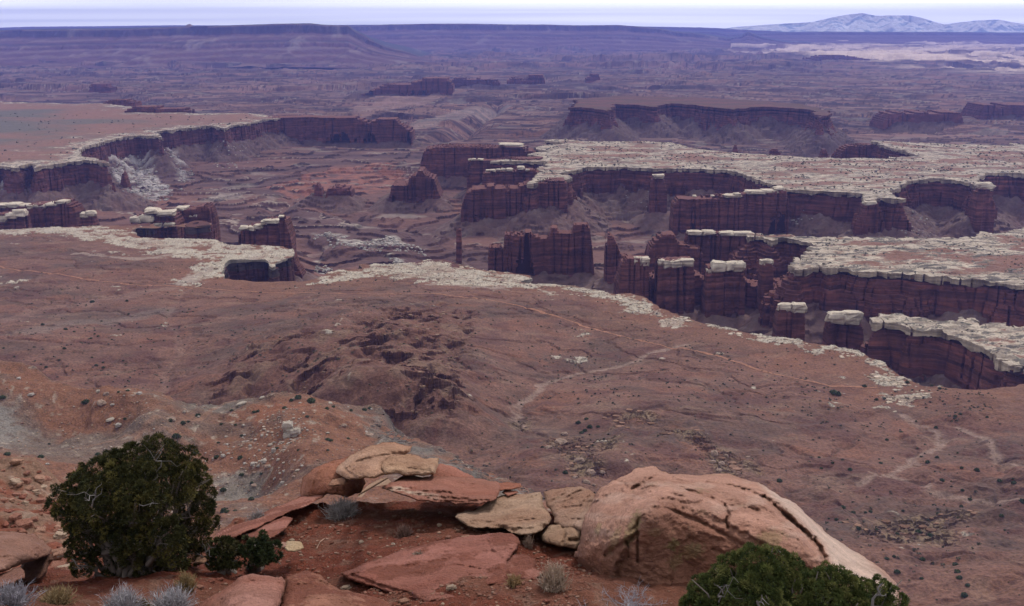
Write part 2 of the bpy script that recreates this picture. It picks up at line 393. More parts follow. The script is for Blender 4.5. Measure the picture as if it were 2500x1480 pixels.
# towers: (profile of tops [(px,py)], depth, thickness, caps [(px0,px1,pytop,pybot)], base height, label, category)
TOW = [
 ('rock_castle', [(1190,640),(1192,612),(1200,605),(1215,610),(1222,605),(1228,622),(1232,575),(1262,573),(1281,575),(1283,565),(1296,565),(1300,577),(1325,585),(1342,582),(1345,562),(1360,560),(1366,571),(1398,571),(1402,555),(1425,553),(1440,556),(1446,600),(1452,680)], 2230, 45, [], 'largest red castle-shaped rock fin with ragged stepped top, in the centre of the canyon'),
 ('rock_tower', [(1478,600),(1481,578),(1488,574),(1500,582),(1508,600),(1518,628),(1536,632),(1541,660)], 2150, 40, [], 'red shark-fin tower with a pointed top right of the castle-shaped fin'),
 ('rock_pillar', [(1112,580),(1114,562),(1126,561),(1128,580)], 2330, 16, [], 'thin red stone pillar standing alone left of the castle-shaped fin'),
 ('rock_tower', [(766,470),(768,452),(776,449),(780,458),(786,462),(789,480)], 3290, 40, [], 'slim red tower beside the squat flat butte on the canyon floor'),
 ('rock_butte', [(795,480),(800,462),(830,458),(856,466),(860,485)], 3290, 70, [], 'squat flat-topped red butte on the canyon floor beside a slim tower'),
 ('rock_butte', [(948,490),(953,470),(957,455),(995,453),(1000,435),(1015,430),(1020,419),(1032,418),(1040,430),(1060,440),(1070,470),(1080,492)], 3240, 110, [(1024,1033,417,422)], 'red butte with a peaked stepped top left of the long fluted fin'),
 ('rock_fin', [(1026,400),(1030,382),(1035,370),(1060,362),(1140,360),(1210,362),(1300,370),(1320,392)], 3730, 120, [(1222,1276,352,358)], 'long red fluted fin forming the far end of the middle mesa'),
 ('rock_fin', [(1124,520),(1128,500),(1137,475),(1152,465),(1180,462),(1200,456),(1215,464),(1240,466),(1262,462),(1290,450),(1330,446),(1378,444),(1388,452)], 2880, 80, [], 'red fluted fin falling away below the white tip of the middle mesa'),
 ('rock_fin', [(1176,440),(1180,425),(1250,420),(1300,418),(1318,422)], 3100, 60, [(1186,1198,415,421),(1199,1210,414,420),(1211,1222,413,419),(1223,1234,411,418),(1235,1252,412,419),(1262,1280,407,415),(1283,1292,413,419)], 'red fin topped by a row of small white knobs beside the middle mesa tip'),
 ('rock_fin', [(1138,408),(1142,393),(1200,393),(1300,388),(1330,388)], 3370, 60, [(1143,1151,388,393),(1152,1162,387,393),(1166,1180,388,393)], 'red fin with three small white knobs at its left end behind the knobbed fin'),
 ('rock_spire', [(294,450),(297,432),(302,420),(307,432),(314,455),(318,480)], 3350, 30, [], 'pointed dark red spire on the canyon floor below the left mesa'),
 ('rock_tower', [(1512,660),(1520,636),(1546,632),(1560,634),(1590,632),(1592,660)], 1915, 35, [(1548,1566,627,652),(1566,1585,629,652)], 'fluted red tower carrying two round white cap boulders, left of the row of capped towers'),
 ('rock_tower', [(1603,660),(1608,640),(1694,638),(1700,660)], 1900, 38, [(1609,1622,634,650),(1620,1640,636,655),(1641,1665,636,656),(1664,1693,634,652)], 'red tower carrying four white cap boulders among the capped towers'),
 ('rock_tower', [(1722,680),(1730,655),(1818,650),(1824,680)], 1880, 38, [(1726,1738,658,668),(1740,1774,640,666),(1773,1793,641,662),(1791,1817,641,666)], 'wide red tower with three blocky pale caps and a white knob'),
 ('rock_pillar', [(1855,660),(1858,646),(1884,645),(1890,662)], 1890, 24, [(1858,1886,634,650)], 'small pillar with one white mushroom cap right of the wide capped tower'),
 ('rock_fin', [(1676,600),(1680,574),(1760,574),(1842,576),(1850,590)], 2158, 40, [(1682,1713,565,575),(1718,1746,564,575),(1759,1791,567,577),(1791,1838,568,577)], 'red fin with four flat white caps leading to the right mesa'),
 ('rock_butte', [(1578,640),(1586,610),(1600,592),(1625,578),(1650,578),(1660,600),(1690,606),(1720,612)], 2120, 50, [], 'dark red stepped butte behind the capped towers'),
 ('rock_fin', [(1505,700),(1520,668),(1600,680),(1700,672),(1730,690),(1820,684),(1840,700),(1900,704),(1945,690)], 1950, 60, [], 'long red fluted wall standing under the capped towers'),
 ('rock_tower', [(1893,790),(1902,756),(1934,752),(1936,790)], 1576, 24, [(1903,1934,742,762)], 'dark tower with a crumbling grey cap beside its twin above the near rim'),
 ('rock_tower', [(1934,790),(1938,756),(1966,754),(1970,790)], 1570, 24, [(1938,1969,742,765)], 'tower with a rounded tan cap, right one of the twin towers above the near rim'),
 ('rock_tower', [(2020,820),(2026,782),(2100,782),(2108,820)], 1525, 30, [(2026,2066,763,792),(2062,2103,762,796)], 'stout red tower under a broad blocky tan cap above the near rim'),
 ('rock_fin', [(1643,520),(1646,500),(1660,487),(1770,484),(1840,476),(1915,464),(1930,480)], 2690, 60, [(1692,1700,477,482),(1736,1744,477,481),(1772,1810,476,483),(1793,1808,472,478),(1825,1868,466,475),(1865,1900,464,472),(1892,1914,457,466)], 'long red fin with white caps in front of the middle mesa cliff'),
 ('rock_pillar', [(1586,470),(1592,440),(1622,438),(1630,470)], 3000, 45, [(1597,1622,427,437)], 'tall red buttress with a single pale cap against the middle mesa cliff'),
 ('rock_tower', [(2104,520),(2110,500),(2142,498),(2150,520)], 2560, 45, [(2112,2140,492,503)], 'red tower with a rounded pale cap below the middle mesa rim'),
 ('rock_tower', [(2384,500),(2392,470),(2420,466),(2432,500)], 2680, 45, [(2388,2425,447,462)], 'red tower under a broad pale cap at the right end of the middle mesa cliff'),
 ('rock_fin', [(-60,520),(-20,505),(60,503),(120,498),(160,494),(164,498),(182,508),(190,530)], 2520, 60, [(-20,14,499,510),(12,46,497,508),(42,82,500,512),(80,112,499,510),(112,140,496,505),(138,164,490,499)], 'pale-capped fin with a notched row of white blocks at the left edge'),
 ('rock_fin', [(-60,545),(-20,528),(50,518),(58,540)], 2440, 40, [(-20,16,527,544),(14,40,521,536),(30,60,512,530)], 'short cluster of white blocks in front of the pale-capped fin at the left edge'),
 ('rock_fin', [(314,566),(318,540),(330,530),(345,527),(372,520),(402,524),(420,532),(428,545),(433,572)], 2340, 60, [(316,345,530,546),(338,374,526,545),(374,396,545,556),(398,426,544,556),(352,384,511,524),(380,424,516,530)], 'cluster of white-capped blocks on the near rim, left of the red-brown fin'),
 ('rock_pillar', [(192,545),(197,530),(226,524),(234,545)], 2400, 24, [(195,215,520,534),(208,232,515,530)], 'white double-humped rock on the near rim right of the left edge fin'),
 ('rock_fin', [(425,570),(430,545),(432,516),(470,512),(480,508),(498,505),(508,515),(517,545),(520,575)], 2420, 60, [(428,455,506,514),(436,470,526,533),(468,480,524,531)], 'red-brown fin right of the white-capped block cluster on the near rim'),
 ('rock_fin', [(578,580),(586,560),(640,552),(645,540),(700,538),(712,580)], 2260, 45, [(584,606,553,564),(604,622,553,564),(620,640,549,560),(636,650,540,550),(644,680,537,547)], 'fin with a row of five white block caps above the round alcove'),
 ('rock_spire', [(676,570),(680,536),(686,530),(694,538),(702,562),(712,592),(722,640),(740,672)], 2200, 30, [(679,692,527,532)], 'dark leaning fin with a tiny white tip right of the alcove'),
 ('rock_butte', [(2046,388),(2060,368),(2080,358),(2130,356),(2170,364),(2188,378),(2196,388)], 3900, 90, [], 'low dark fluted butte half hidden behind the far edge of the middle mesa'),
 ('rock_butte', [(2156,305),(2175,282),(2200,276),(2225,280),(2250,276),(2290,280),(2310,276),(2345,276),(2352,300)], 5920, 220, [], 'flat red butte on the plain behind the middle mesa, nearest the right side pair'),
 ('rock_butte', [(2380,292),(2390,275),(2402,258),(2425,257),(2445,266),(2460,258),(2510,257),(2600,262),(2620,290)], 6450, 260, [], 'red butte with a steep left tower at the right edge of the plain'),
 ('rock_fin', [(636,300),(642,290),(700,288),(790,288),(860,288),(884,294),(900,300),(925,292),(965,293),(975,305),(1000,318),(1008,325)], 4950, 130, [], 'ragged red fin running out from the end of the left mesa'),
 ('rock_butte', [(300,273),(318,264),(340,262),(380,264),(400,268),(430,266),(462,272)], 5250, 120, [], 'low dark ledge butte on the far rim of the left mesa'),
 ('rock_butte', [(250,252),(262,247),(300,246),(305,248),(330,253)], 5900, 120, [], 'small low butte at the back of the left mesa'),
 ('rock_butte', [(878,235),(900,226),(935,210),(1000,206),(1030,196),(1045,192),(1090,192),(1100,204),(1106,214)], 8550, 300, [], 'long dark sloping butte on the far plain, left of centre'),
 ('rock_butte', [(1096,202),(1110,193),(1160,196),(1168,192),(1175,197),(1215,198),(1222,205)], 10200, 250, [], 'low knobby ridge right of the long dark butte on the far plain'),
 ('rock_butte', [(1236,200),(1252,191),(1262,195),(1286,196),(1292,186),(1326,184),(1332,204)], 10400, 250, [], 'blocky butte group near the middle of the far plain'),
 ('rock_butte', [(1430,196),(1438,188),(1452,182),(1462,184),(1468,195)], 11000, 200, [], 'small lone knob butte right of the blocky butte group on the far plain'),
 ('rock_butte', [(1612,106),(1640,97),(1700,93),(1730,97),(1765,104)], 31000, 900, [], 'dark distant mesa-shaped butte left of the pale pyramid peak'),
 ('rock_butte', [(1976,146),(2010,138),(2060,136),(2120,146),(2160,148)], 17500, 500, [], 'low dark ridge at the edge of the pale distant plain'),
 ('rock_butte', [(215,214),(225,206),(255,208),(262,214),(270,218)], 9400, 160, [], 'small dark butte on the far plain at the left'),
 ('rock_spire', [(1788,378),(1794,357),(1799,356),(1804,378)], 4000, 20, [], 'small red spire behind the middle mesa rim'),
 ('rock_spire', [(1876,384),(1884,368),(1900,366),(1912,384)], 4000, 35, [], 'squat red spire group behind the middle mesa rim'),
 ('rock_spire', [(2002,386),(2010,366),(2018,368),(2026,386)], 3950, 24, [], 'pointed red spire left of the dark butte behind the middle mesa'),
]
RED = np.array((0.140, 0.056, 0.045)); RED2 = np.array((0.072, 0.031, 0.029)); WHITE = np.array((0.63, 0.53, 0.415)); SOIL = np.array((0.238, 0.122, 0.088))
TAN = np.array((0.36, 0.24, 0.17))

# ------------------------------------------------------------------ canyon floor and far basin
def rows_for(py0, py1, n, z):
    py = np.linspace(py0, py1, n)
    dep = PITCH + np.arctan((py - 740) / F)
    return (CZ - z) / np.tan(dep)
TH = math.radians(31)
def polar(r, nth, t0=-TH, t1=TH):
    th = np.linspace(t0, t1, nth)
    R, T = np.meshgrid(r, th, indexing='ij')
    return R * np.sin(T), R * np.cos(T), R, T
def up2(A, n, m):
    fi = np.linspace(0, A.shape[0] - 1, n); fj = np.linspace(0, A.shape[1] - 1, m)
    i = np.clip(fi.astype(int), 0, A.shape[0] - 2); u = (fi - i)[:, None]
    B = A[i] * (1 - u) + A[i + 1] * u
    j = np.clip(fj.astype(int), 0, A.shape[1] - 2); v = (fj - j)[None]
    return B[:, j] * (1 - v) + B[:, j + 1] * v
FZ = -135.0
rr = rows_for(1010, 90.5, 1150, FZ)
X, Y, R, T = polar(rr, 1500)
def talus_fields(X, Y, near):
    """distance outside each mesa"""
    d = np.full(X.shape, 1e6)
    for P in ALLM: d = np.minimum(d, -sdpoly(X, Y, P))
    return d
hl = (slice(None, None, 2), slice(None, None, 2))
kfar = int(np.searchsorted(rr, 9000))
DM = np.full(X.shape, 1e6)
DM[:kfar] = up2(talus_fields(X[:kfar][hl], Y[:kfar][hl], 0), kfar, X.shape[1])
DT = np.full(X.shape, 1e6)
towplan = []
for t in TOW:
    pr = np.array(t[1], float); D = t[2]; th = t[3]
    A = atD(pr[0, 0], 700, D)[0]; B = atD(pr[-1, 0], 700, D)[0]
    towplan.append((A, B, D, th))
    if D > 3 * 4500: continue
    dx = np.maximum(np.maximum(A - X[:kfar], X[:kfar] - B), 0); dy = np.maximum(np.maximum(D - Y[:kfar], Y[:kfar] - D - th), 0)
    s = 1.0
    DT[:kfar] = np.minimum(DT[:kfar], np.hypot(dx, dy))
wx = fbm(X / 420, Y / 420, 3, 5) * 260; wy = fbm(X / 420 + 9, Y / 420, 3, 6) * 260
XX, YY = X + wx, Y + wy
big = fbm(XX / 2600, YY / 1500, 4, 21)
mid = fbm(XX / 620, YY / 380, 4, 31)
fine = fbm(X / 130, Y / 110, 4, 41)
fr = ss(2800, 9000, R)
sp = R * R / 1.62e6
nearw = 1 - ss(3500, 6500, R)
q = big * 4.5 + mid * 2.3 * (1 - ss(7000, 12000, R)) + (fine * 0.6 + fbm(X / 34, Y / 30, 3, 42) * 0.22) * nearw
for kk, Ly in enumerate((220, 440, 880, 1700, 3400)):
    wgt = ss(3.0, 6.0, Ly / sp) * (1 - ss(22, 45, Ly / sp)) * ss(3500, 6500, R)
    q = q + noise2(X / (Ly * 2.4) + big * 2, Y / Ly + big * 2, 60 + kk) * 2.6 * wgt
fine = fine * nearw
qf = np.floor(q); fq = q - qf
step = 7 + 20 * ss(6000, 30000, R)
Zf = FZ + (qf + ss(0.80, 0.98, fq) + 0.12 * fq) * step + fine * 3
# sunken inner gorge
gorge = plan([(1085,325),(1110,300),(1150,285),(1185,262),(1215,250),(1240,262),(1215,280),(1180,300),(1160,320),(1120,335)], FZ)
gd = sdpoly(X[:kfar], Y[:kfar], gorge) + fine[:kfar] * 60
Zf[:kfar] -= ss(-60, 160, gd) * 120
for (pts, dep) in (([(1650,262),(1900,300),(2080,318)], 30), ([(540,600),(620,560),(700,500),(760,480),(830,520),(980,560),(1100,640)], 14), ([(720,720),(800,640),(740,600)], 14),
                   ([(880,330),(1060,345),(1085,325)], 30), ([(1700,330),(1850,315),(2080,318)], 30)):
    d = dline(X[:kfar], Y[:kfar], plan(pts, FZ)) + fine[:kfar] * 40
    Zf[:kfar] -= dep * (1 - ss(10, 90, d))
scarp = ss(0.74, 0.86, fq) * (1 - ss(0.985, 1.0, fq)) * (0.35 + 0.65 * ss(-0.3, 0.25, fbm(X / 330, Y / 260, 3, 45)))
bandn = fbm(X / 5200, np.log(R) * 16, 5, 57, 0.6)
edge = ss(0.0, 0.04, fq) * (1 - ss(0.04, 0.16, fq))
tn = fbm(X / 45, Y / 45, 4, 77); tn2 = fbm(X / 18, Y / 18, 3, 78)
tal = -60 - 0.60 * DM + tn * 13 + tn2 * 2.5 + fbm(X / 160, Y / 160, 2, 79) * 14
tal2 = -98 - 0.62 * DT + tn * 5
zt = np.maximum(tal, tal2)
tq = zt / 13 + tn * 0.5 + fbm(X / 140, Y / 140, 2, 80) * 1.2; tf = tq - np.floor(tq); tled = ss(-0.1, 0.3, fbm(X / 90, Y / 90, 3, 81)); zt = zt + (ss(0.75, 0.95, tf) - tf) * 8 * tled
ist = ss(-6, 4, zt - Zf)
Z = np.maximum(Zf, zt) + 0
Z = np.where(DM < -25, np.minimum(Z, -60), Z)
cA = np.array((0.185, 0.092, 0.072)); cB = np.array((0.120, 0.065, 0.058)); cC = np.array((0.25, 0.115, 0.08))
col = mixc(np.broadcast_to(cA, X.shape + (3,)).astype(np.float32), cB, ss(-0.25, 0.3, fbm(XX / 800, YY / 300, 4, 51)))
col = mixc(col, (0.27, 0.155, 0.125), ss(2800, 6500, R) * 0.5 * ss(-0.3, 0.3, fbm(X / 1500, Y / 700, 3, 58)))
col = mixc(col, cC, ss(0.12, 0.5, fbm(X / 900, Y / 500, 3, 52)) * 0.8)
col = mixc(col, (0.09, 0.045, 0.045), ss(0.02, 0.26, bandn) * ss(2500, 6000, R) * 0.6)  # cloud shadow and dark cliff bands, both put into the ground colour
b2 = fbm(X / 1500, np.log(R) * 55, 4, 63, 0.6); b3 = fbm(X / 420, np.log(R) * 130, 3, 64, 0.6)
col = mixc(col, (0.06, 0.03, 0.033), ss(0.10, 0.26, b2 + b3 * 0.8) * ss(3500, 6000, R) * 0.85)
col = mixc(col, (0.42, 0.23, 0.18), ss(0.05, 0.35, -b2 + b3 * 0.5) * ss(3500, 6000, R) * 0.6)
col = mixc(col, (0.27, 0.17, 0.14), ss(0.1, 0.45, -bandn) * ss(3000, 7000, R) * 0.5)
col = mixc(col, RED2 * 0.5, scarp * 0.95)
pale = ss(0.05, 0.35, fbm(X / 500, Y / 260, 4, 53))
col = mixc(col, (0.42, 0.34, 0.28), edge * pale * 0.8)
col = mixc(col, (0.40, 0.33, 0.28), ss(0.33, 0.6, fbm(X / 260, Y / 160, 5, 54)) * 0.45)
col = mixc(col, mixc(np.broadcast_to(np.array((0.150, 0.088, 0.075), np.float32), X.shape + (3,)), (0.17, 0.115, 0.10), ss(-0.2, 0.5, tn)), ist * 0.85)
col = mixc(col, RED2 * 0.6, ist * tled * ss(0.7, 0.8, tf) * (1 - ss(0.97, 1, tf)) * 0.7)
col = col * (1 - 0.30 * ss(2600, 5500, R))[..., None]
# white boulder aprons below the left mesa and red sand flats
for (pts, amt, c) in (([(245,380),(290,362),(350,385),(400,430),(440,450),(350,470),(310,480),(270,420)], 0.8, (0.50, 0.45, 0.42)),
                      ([(398,345),(430,380),(470,420),(440,425),(405,380)], 0.6, (0.50, 0.45, 0.42)),
                      ([(0,430),(22,420),(20,490),(0,495)], 0.8, (0.50, 0.45, 0.42)),
                      ([(640,440),(800,395),(960,390),(1010,420),(930,450),(860,455),(700,455)], 0.75, (0.30, 0.115, 0.075)),
                      ([(765,545),(830,545),(870,560),(960,552),(1040,568),(1000,572),(880,572),(850,574),(800,556)], 0.58, (0.62, 0.56, 0.48)),
                      ([(945,583),(985,590),(975,600),(950,594)], 0.9, (0.55, 0.5, 0.42)), ([(770,590),(815,596),(810,602),(780,600)], 0.9, (0.55, 0.5, 0.42)),
                      ([(2280,900),(2400,870),(2450,940),(2380,965),(2250,945)], 0.7, (0.27, 0.23, 0.21)),
                      ([(1000,285),(1100,262),(1240,240),(1260,246),(1120,275),(1010,300)], 0.3, (0.42, 0.34, 0.30)),
                      ([(850,255),(1000,225),(1160,215),(1000,250),(870,280)], 0.5, (0.32, 0.19, 0.15))):
    d = sdpoly(X[:kfar], Y[:kfar], plan(pts, -100)) + tn[:kfar] * 22
    m = ss(-8, 22, d) * (ss(-0.35, 0.25, tn[:kfar]) if amt > 0.55 else 1)
    col[:kfar] = mixc(col[:kfar], c, m * amt)
# far right plain: sunlight painted in as a pale sand colour
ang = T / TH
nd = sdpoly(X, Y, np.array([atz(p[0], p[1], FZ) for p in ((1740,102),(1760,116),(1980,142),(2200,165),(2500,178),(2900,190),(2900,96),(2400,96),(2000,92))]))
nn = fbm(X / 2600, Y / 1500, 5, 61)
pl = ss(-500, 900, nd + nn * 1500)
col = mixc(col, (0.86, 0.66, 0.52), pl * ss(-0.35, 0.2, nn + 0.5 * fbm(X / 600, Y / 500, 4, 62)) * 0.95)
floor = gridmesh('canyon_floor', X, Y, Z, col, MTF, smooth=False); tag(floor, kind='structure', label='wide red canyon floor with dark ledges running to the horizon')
floor['kind'] = 'structure'
GF = (X, Y, Z)
print('floor', time.time() - T0)
del XX, YY, wx, wy

# ------------------------------------------------------------------ mesas as stacked beds
def joints(x, y, s, k=1.0):
    a = fbm(x / (38 * k), y / (38 * k), 2, s); b = np.abs(noise2(x / (13 * k), y / (13 * k), s + 3)); c = np.abs(noise2(x / (24 * k) + 3, y / (24 * k), s + 5))
    return a * 12 * k + fbm(x / (95 * k), y / (95 * k), 2, s + 7) * 22 * k - (0.5 - b) * 3 * k - np.maximum(0, 0.13 - c) * 90 * k
def mesa(name, P, r, nth, t0, t1, coltop, seed, cap=True, k=1.0, relief=None, shallow=0.5, mat=MT, label=None, bottom=-150):
    X, Y, R, T = polar(r, nth, t0, t1)
    sd = sdpoly(X, Y, P)
    J = joints(X, Y, seed, k)
    rel = relief(X, Y, sd) if relief else fbm(X / 60, Y / 60, 3, seed + 9) * 1.5
    ct = coltop(X, Y, sd)
    mb = MB()
    sl = shallow * (0.6 + 0.8 * ss(-0.3, 0.4, fbm(X / 220, Y / 220, 2, seed + 12)))
    blk = joints(X, Y, seed + 40, k * 0.8)
    S0 = sd + fbm(X / 26, Y / 26, 4, seed + 30, 0.7) * 9 * k + fbm(X / (95 * k), Y / (95 * k), 2, seed + 7) * 16 * k - np.maximum(0, 0.10 - np.abs(noise2(X / 34, Y / 34, seed + 33))) * 150 * k
    z = 0.0
    if cap:
        cw = mixc(np.broadcast_to((WHITE * np.array((0.62, 0.58, 0.54))).astype(np.float32), X.shape + (3,)), (0.17, 0.125, 0.095), ss(0.0, 0.6, fbm(X / 32, Y / 32, 3, seed + 31)))
        slab(mb, S0, X, Y, rel, (-9.5 + fbm(X / 40, Y / 40, 3, seed + 35) * 7) * k, ct, cw)
        z = -7.0 * k
    else:
        slab(mb, sd + J * 0.8, X, Y, rel, -8.0 * k, ct, RED * 0.8); z = -8 * k
    thick = [5, 4, 6, 5, 7, 5, 8, 6, 9, 7, 11, 8, 12, 10, 14, 12, 20, 20]
    i = 0; out = -5.0 * k
    while z > bottom and i < len(thick):
        t = thick[i] * k
        n = noise2(X / 22 + i * 7, Y / 22, seed + 50 + i) * 2.2 * k + noise2(X / 7, Y / 7 + i * 5, seed + 80 + i) * 1.1 * k
        grow = sl * max(0, (min(-z, 52 * k) - 9 * k)) * 0.75
        S = sd + J * (0.55 + 0.35 * min(1, -z / 60)) + out + grow + n
        c = (RED, RED * 0.7, RED * 0.88, RED * 0.8, RED * 1.12)[int(RNG.integers(0, 5))] * (0.88 + 0.24 * RNG.random())
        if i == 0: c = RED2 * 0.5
        c = mixc(np.broadcast_to(np.asarray(c, np.float32), X.shape + (3,)), np.asarray(c) * (1.5, 1.35, 1.25), ss(-0.1, 0.5, fbm(X / 70, Y / 70 + i * .6, 3, seed + 60)))
        ctop = np.broadcast_to((RED * 1.15).astype(np.float32), X.shape + (3,))
        slab(mb, S, X, Y, np.full(X.shape, z), z - t, ctop, c, cellmask=((sd < 22 * k + 6) & (sd > -90 * k))[:-1, :-1])
        z -= t; out += (1.2 if i % 3 else -0.6) * k; i += 1
    o = mb.build(name, mat); tag(o, label=label, kind='structure')
    print(name, len(o.data.polygons), time.time() - T0)
    return o
def th_of(px): return math.atan((px - 1250) / F)
def tops(white_w, seed, cov=0.5, red=SOIL, stretch=1.0):
    def f(X, Y, sd):
        n = fbm(X / 130, Y / 80, 6, seed, 0.6); n2 = fbm(X / 34 * stretch, Y / 16, 5, seed + 1, 0.65); n3 = fbm(X / 260, Y / 200, 3, seed + 2)
        c = np.broadcast_to(red.astype(np.float32), X.shape + (3,))
        c = mixc(c, (0.15, 0.115, 0.095), ss(-0.1, 0.5, n3) * 0.6)
        w = ss(-0.22, 0.22, 0.45 * np.clip((white_w - sd) / white_w, -1, 1) + 0.5 * (1 - ss(4, 22, sd)) + n * 1.5 + n2 * 0.9 + (cov - 0.62) * 2)
        c = mixc(c, (0.24, 0.13, 0.09), ss(0.0, 0.4, fbm(X / 120, Y / 60, 4, seed + 6)) * 0.7)
        c = mixc(c, WHITE * 0.92, w * (0.75 + 0.25 * ss(-0.3, 0.3, n2)))
        c = mixc(c, (0.20, 0.155, 0.12), ss(-0.05, 0.25, fbm(X / 45, Y / 12, 4, seed + 8)) * w * 0.75)
        c = mixc(c, (0.09, 0.075, 0.065), ss(0.16, 0.24, n2) * ss(0.1, 0.5, w) * 0.85)
        c = mixc(c, (0.10, 0.10, 0.075), ss(0.50, 0.6, noise2(X / 9, Y / 9, seed + 4) + 0.25 * n) * 0.8)
        return c
    return f
mesa('mesa', WM, np.geomspace(2450, 5200, 760), 900, th_of(1010), th_of(2620), tops(200, 200, 0.58), 210, label='middle mesa of pale caprock over dark red cliffs')
mesa('mesa', WR, np.geomspace(1560, 2450, 420), 620, th_of(1790), th_of(2640), tops(130, 300, 0.66, stretch=0.5), 310, shallow=0.75, label='right mesa with banded pale top and long red cliff', relief=lambda X, Y, sd: fbm(X / 40, Y / 25, 4, 315) * 4)
mesa('mesa', WB, np.geomspace(1120, 1640, 330), 420, th_of(2110), th_of(2700), tops(120, 400, 0.62), 410, label='nearest right mesa with cracked tan caprock', shallow=0.35, relief=lambda X, Y, sd: fbm(X / 30, Y / 20, 4, 415) * 4)
mesa('mesa', WN, np.geomspace(4600, 8500, 300), 520, th_of(1350), th_of(2080), lambda X, Y, sd: mixc(np.broadcast_to((SOIL * 0.42).astype(np.float32), X.shape + (3,)), RED, ss(-.2, .4, fbm(X / 200, Y / 120, 4, 500))), 510, cap=False, k=1.6, label='far red mesa with talus skirts')
def left_top(X, Y, sd):
    c = tops(60, 600, 0.55)(X, Y, sd)
    g = ss(40, 320, sd + fbm(X / 200, Y / 200, 3, 620) * 90)
    c2 = mixc(np.broadcast_to(SOIL.astype(np.float32), X.shape + (3,)), (0.135, 0.115, 0.095), ss(180, 700, sd + fbm(X / 500, Y / 300, 4, 621) * 500))
    return mixc(c, c2, 0) * (1 - g[..., None]) + c2 * g[..., None]
mesa('mesa', WL, np.geomspace(2900, 7400, 560), 780, -TH, th_of(760), left_top, 610, label='left mesa with grey-green top and white rim band', shallow=0.3)

# ------------------------------------------------------------------ near bench
ctl = [(0,600,0),(400,650,0),(900,700,0),(1300,720,0),(1700,820,0),(2100,880,0),(2300,965,2),(0,750,5),(300,780,3),(2480,985,5),(600,720,0),(-300,620,0),(-300,800,10),(2700,1000,10),
       (1110,738,14),(1000,780,24),(900,850,46),(700,832,36),(560,880,30),(850,920,54),(1000,900,52),(1100,960,48),(950,1000,36),(740,960,34),(1130,860,24),
       (1250,900,4),(1300,1000,6),(1250,800,4),(1200,1020,12),(1150,1060,20),(1400,1100,25),(1550,985,18),(1550,940,6),(1700,1100,24),(1900,1000,6),(2100,1100,10),(2300,1050,10),(2450,1100,16),
       (2000,1250,28),(2300,1300,36),(2500,1300,42),(2200,1480,60),(2500,1480,66),(1600,1250,36),(1300,1200,42),(2800,1300,50),(2800,1480,80),(2370,970,12),(2200,980,0),
       (400,870,4),(200,850,10),(0,840,18),(430,930,0),(500,905,4),(-300,900,30),(200,950,0),(600,1000,0),(900,1080,10),(300,1050,-10),(0,1000,0),(1900,1400,60),(1400,1300,60)]
ca = np.array(ctl, float)
cpts = np.array([atz(a, b, c) for a, b, c in ca])
BR = RBF(cpts, ca[:, 2], 1000.0)
ridge_poly = plan([(490,960),(500,900),(545,860),(640,830),(760,820),(860,800),(950,735),(1150,730),(1150,800),(1110,900),(1165,960),(1150,1000),(1080,1030),(950,1045),(900,1040),(800,985),(640,985)], 30)
out_polys = [plan(p, 28) for p in ([(1330,1050),(1420,1035),(1450,1110),(1480,1170),(1400,1180),(1380,1120)], [(1470,1060),(1515,1045),(1500,1110),(1470,1105)],
             [(1520,990),(1560,978),(1610,1000),(1590,1015),(1540,1000),(1480,1025)], [(1720,1090),(1780,1095),(1790,1150),(1850,1190),(1760,1190)], [(2150,1290),(2240,1265),(2400,1275),(2330,1300),(2320,1370),(2180,1370),(2080,1330)],
             [(1240,985),(1290,975),(1290,1010),(1250,1000)], [(1600,1020),(1700,1080),(1860,1150),(1850,1120),(1700,1040)])]
swash = [[(1265,1000),(1255,990),(1290,965),(1320,935),(1330,920),(1310,932),(1350,905),(1400,885),(1480,875),(1560,855),(1590,838),(1680,822)],
         [(1270,1000),(1250,1010),(1280,1025),(1255,1040)],
         [(2200,1000),(2240,1025),(2290,1050),(2300,1070),(2290,1095),(2240,1115),(2225,1120),(2232,1135),(2195,1155),(2150,1180),(2100,1200)],
         [(2340,1040),(2400,1075),(2440,1150),(2500,1180)],
         [(2120,1170),(2170,1170),(2230,1190),(2260,1205),(2265,1235),(2320,1250),(2500,1290)],
         [(400,930),(400,880),(440,850),(430,800),(400,770),(440,700),(480,680)]]
roads = [[(-60,640),(60,660),(250,688),(460,697),(560,706),(800,722),(900,730),(1100,735),(1250,750),(1380,772),(1480,800),(1590,832),(1640,842),(1760,872),(1900,915),(2000,937),(2160,938)],
         [(1460,792),(1590,835)], [(480,695),(440,706)]]
def bench_h(X, Y):
    b = BR(X, Y)
    return b
NB, NT_ = 1000, 1560
rb = np.concatenate([rows_for(2000, 1562, 60, 10), rows_for(1560, 500, NB - 60, 10)])
X, Y, R, T = polar(rb, NT_)
cg = (slice(None, None, 8), slice(None, None, 8))
Bc = up2(BR(X[cg], Y[cg]), NB, NT_)
sd = up2(sdpoly(X[::2, ::2], Y[::2, ::2], W1), NB, NT_)
n1 = fbm(X / 160, Y / 160, 5, 700); n2 = fbm(X / 40, Y / 40, 5, 701); n3 = fbm(X / 12, Y / 12, 3, 702)
rg = 1 - np.abs(fbm(X / 130 + n1 * .4, Y / 130, 4, 703)) * 2
rimf = ss(0, 160, sd)
hilly = ss(6, 26, Bc)
Zb = Bc + n1 * 4 * rimf + n2 * 1.2 + hilly * (rg * 7 + n2 * 2.5 - 4)
far_right = ss(0, 300, X - 120) * (1 - ss(1150, 1400, R))
Zb += far_right * (np.maximum(0, fbm(X / 90, Y / 90, 4, 704)) * 12)
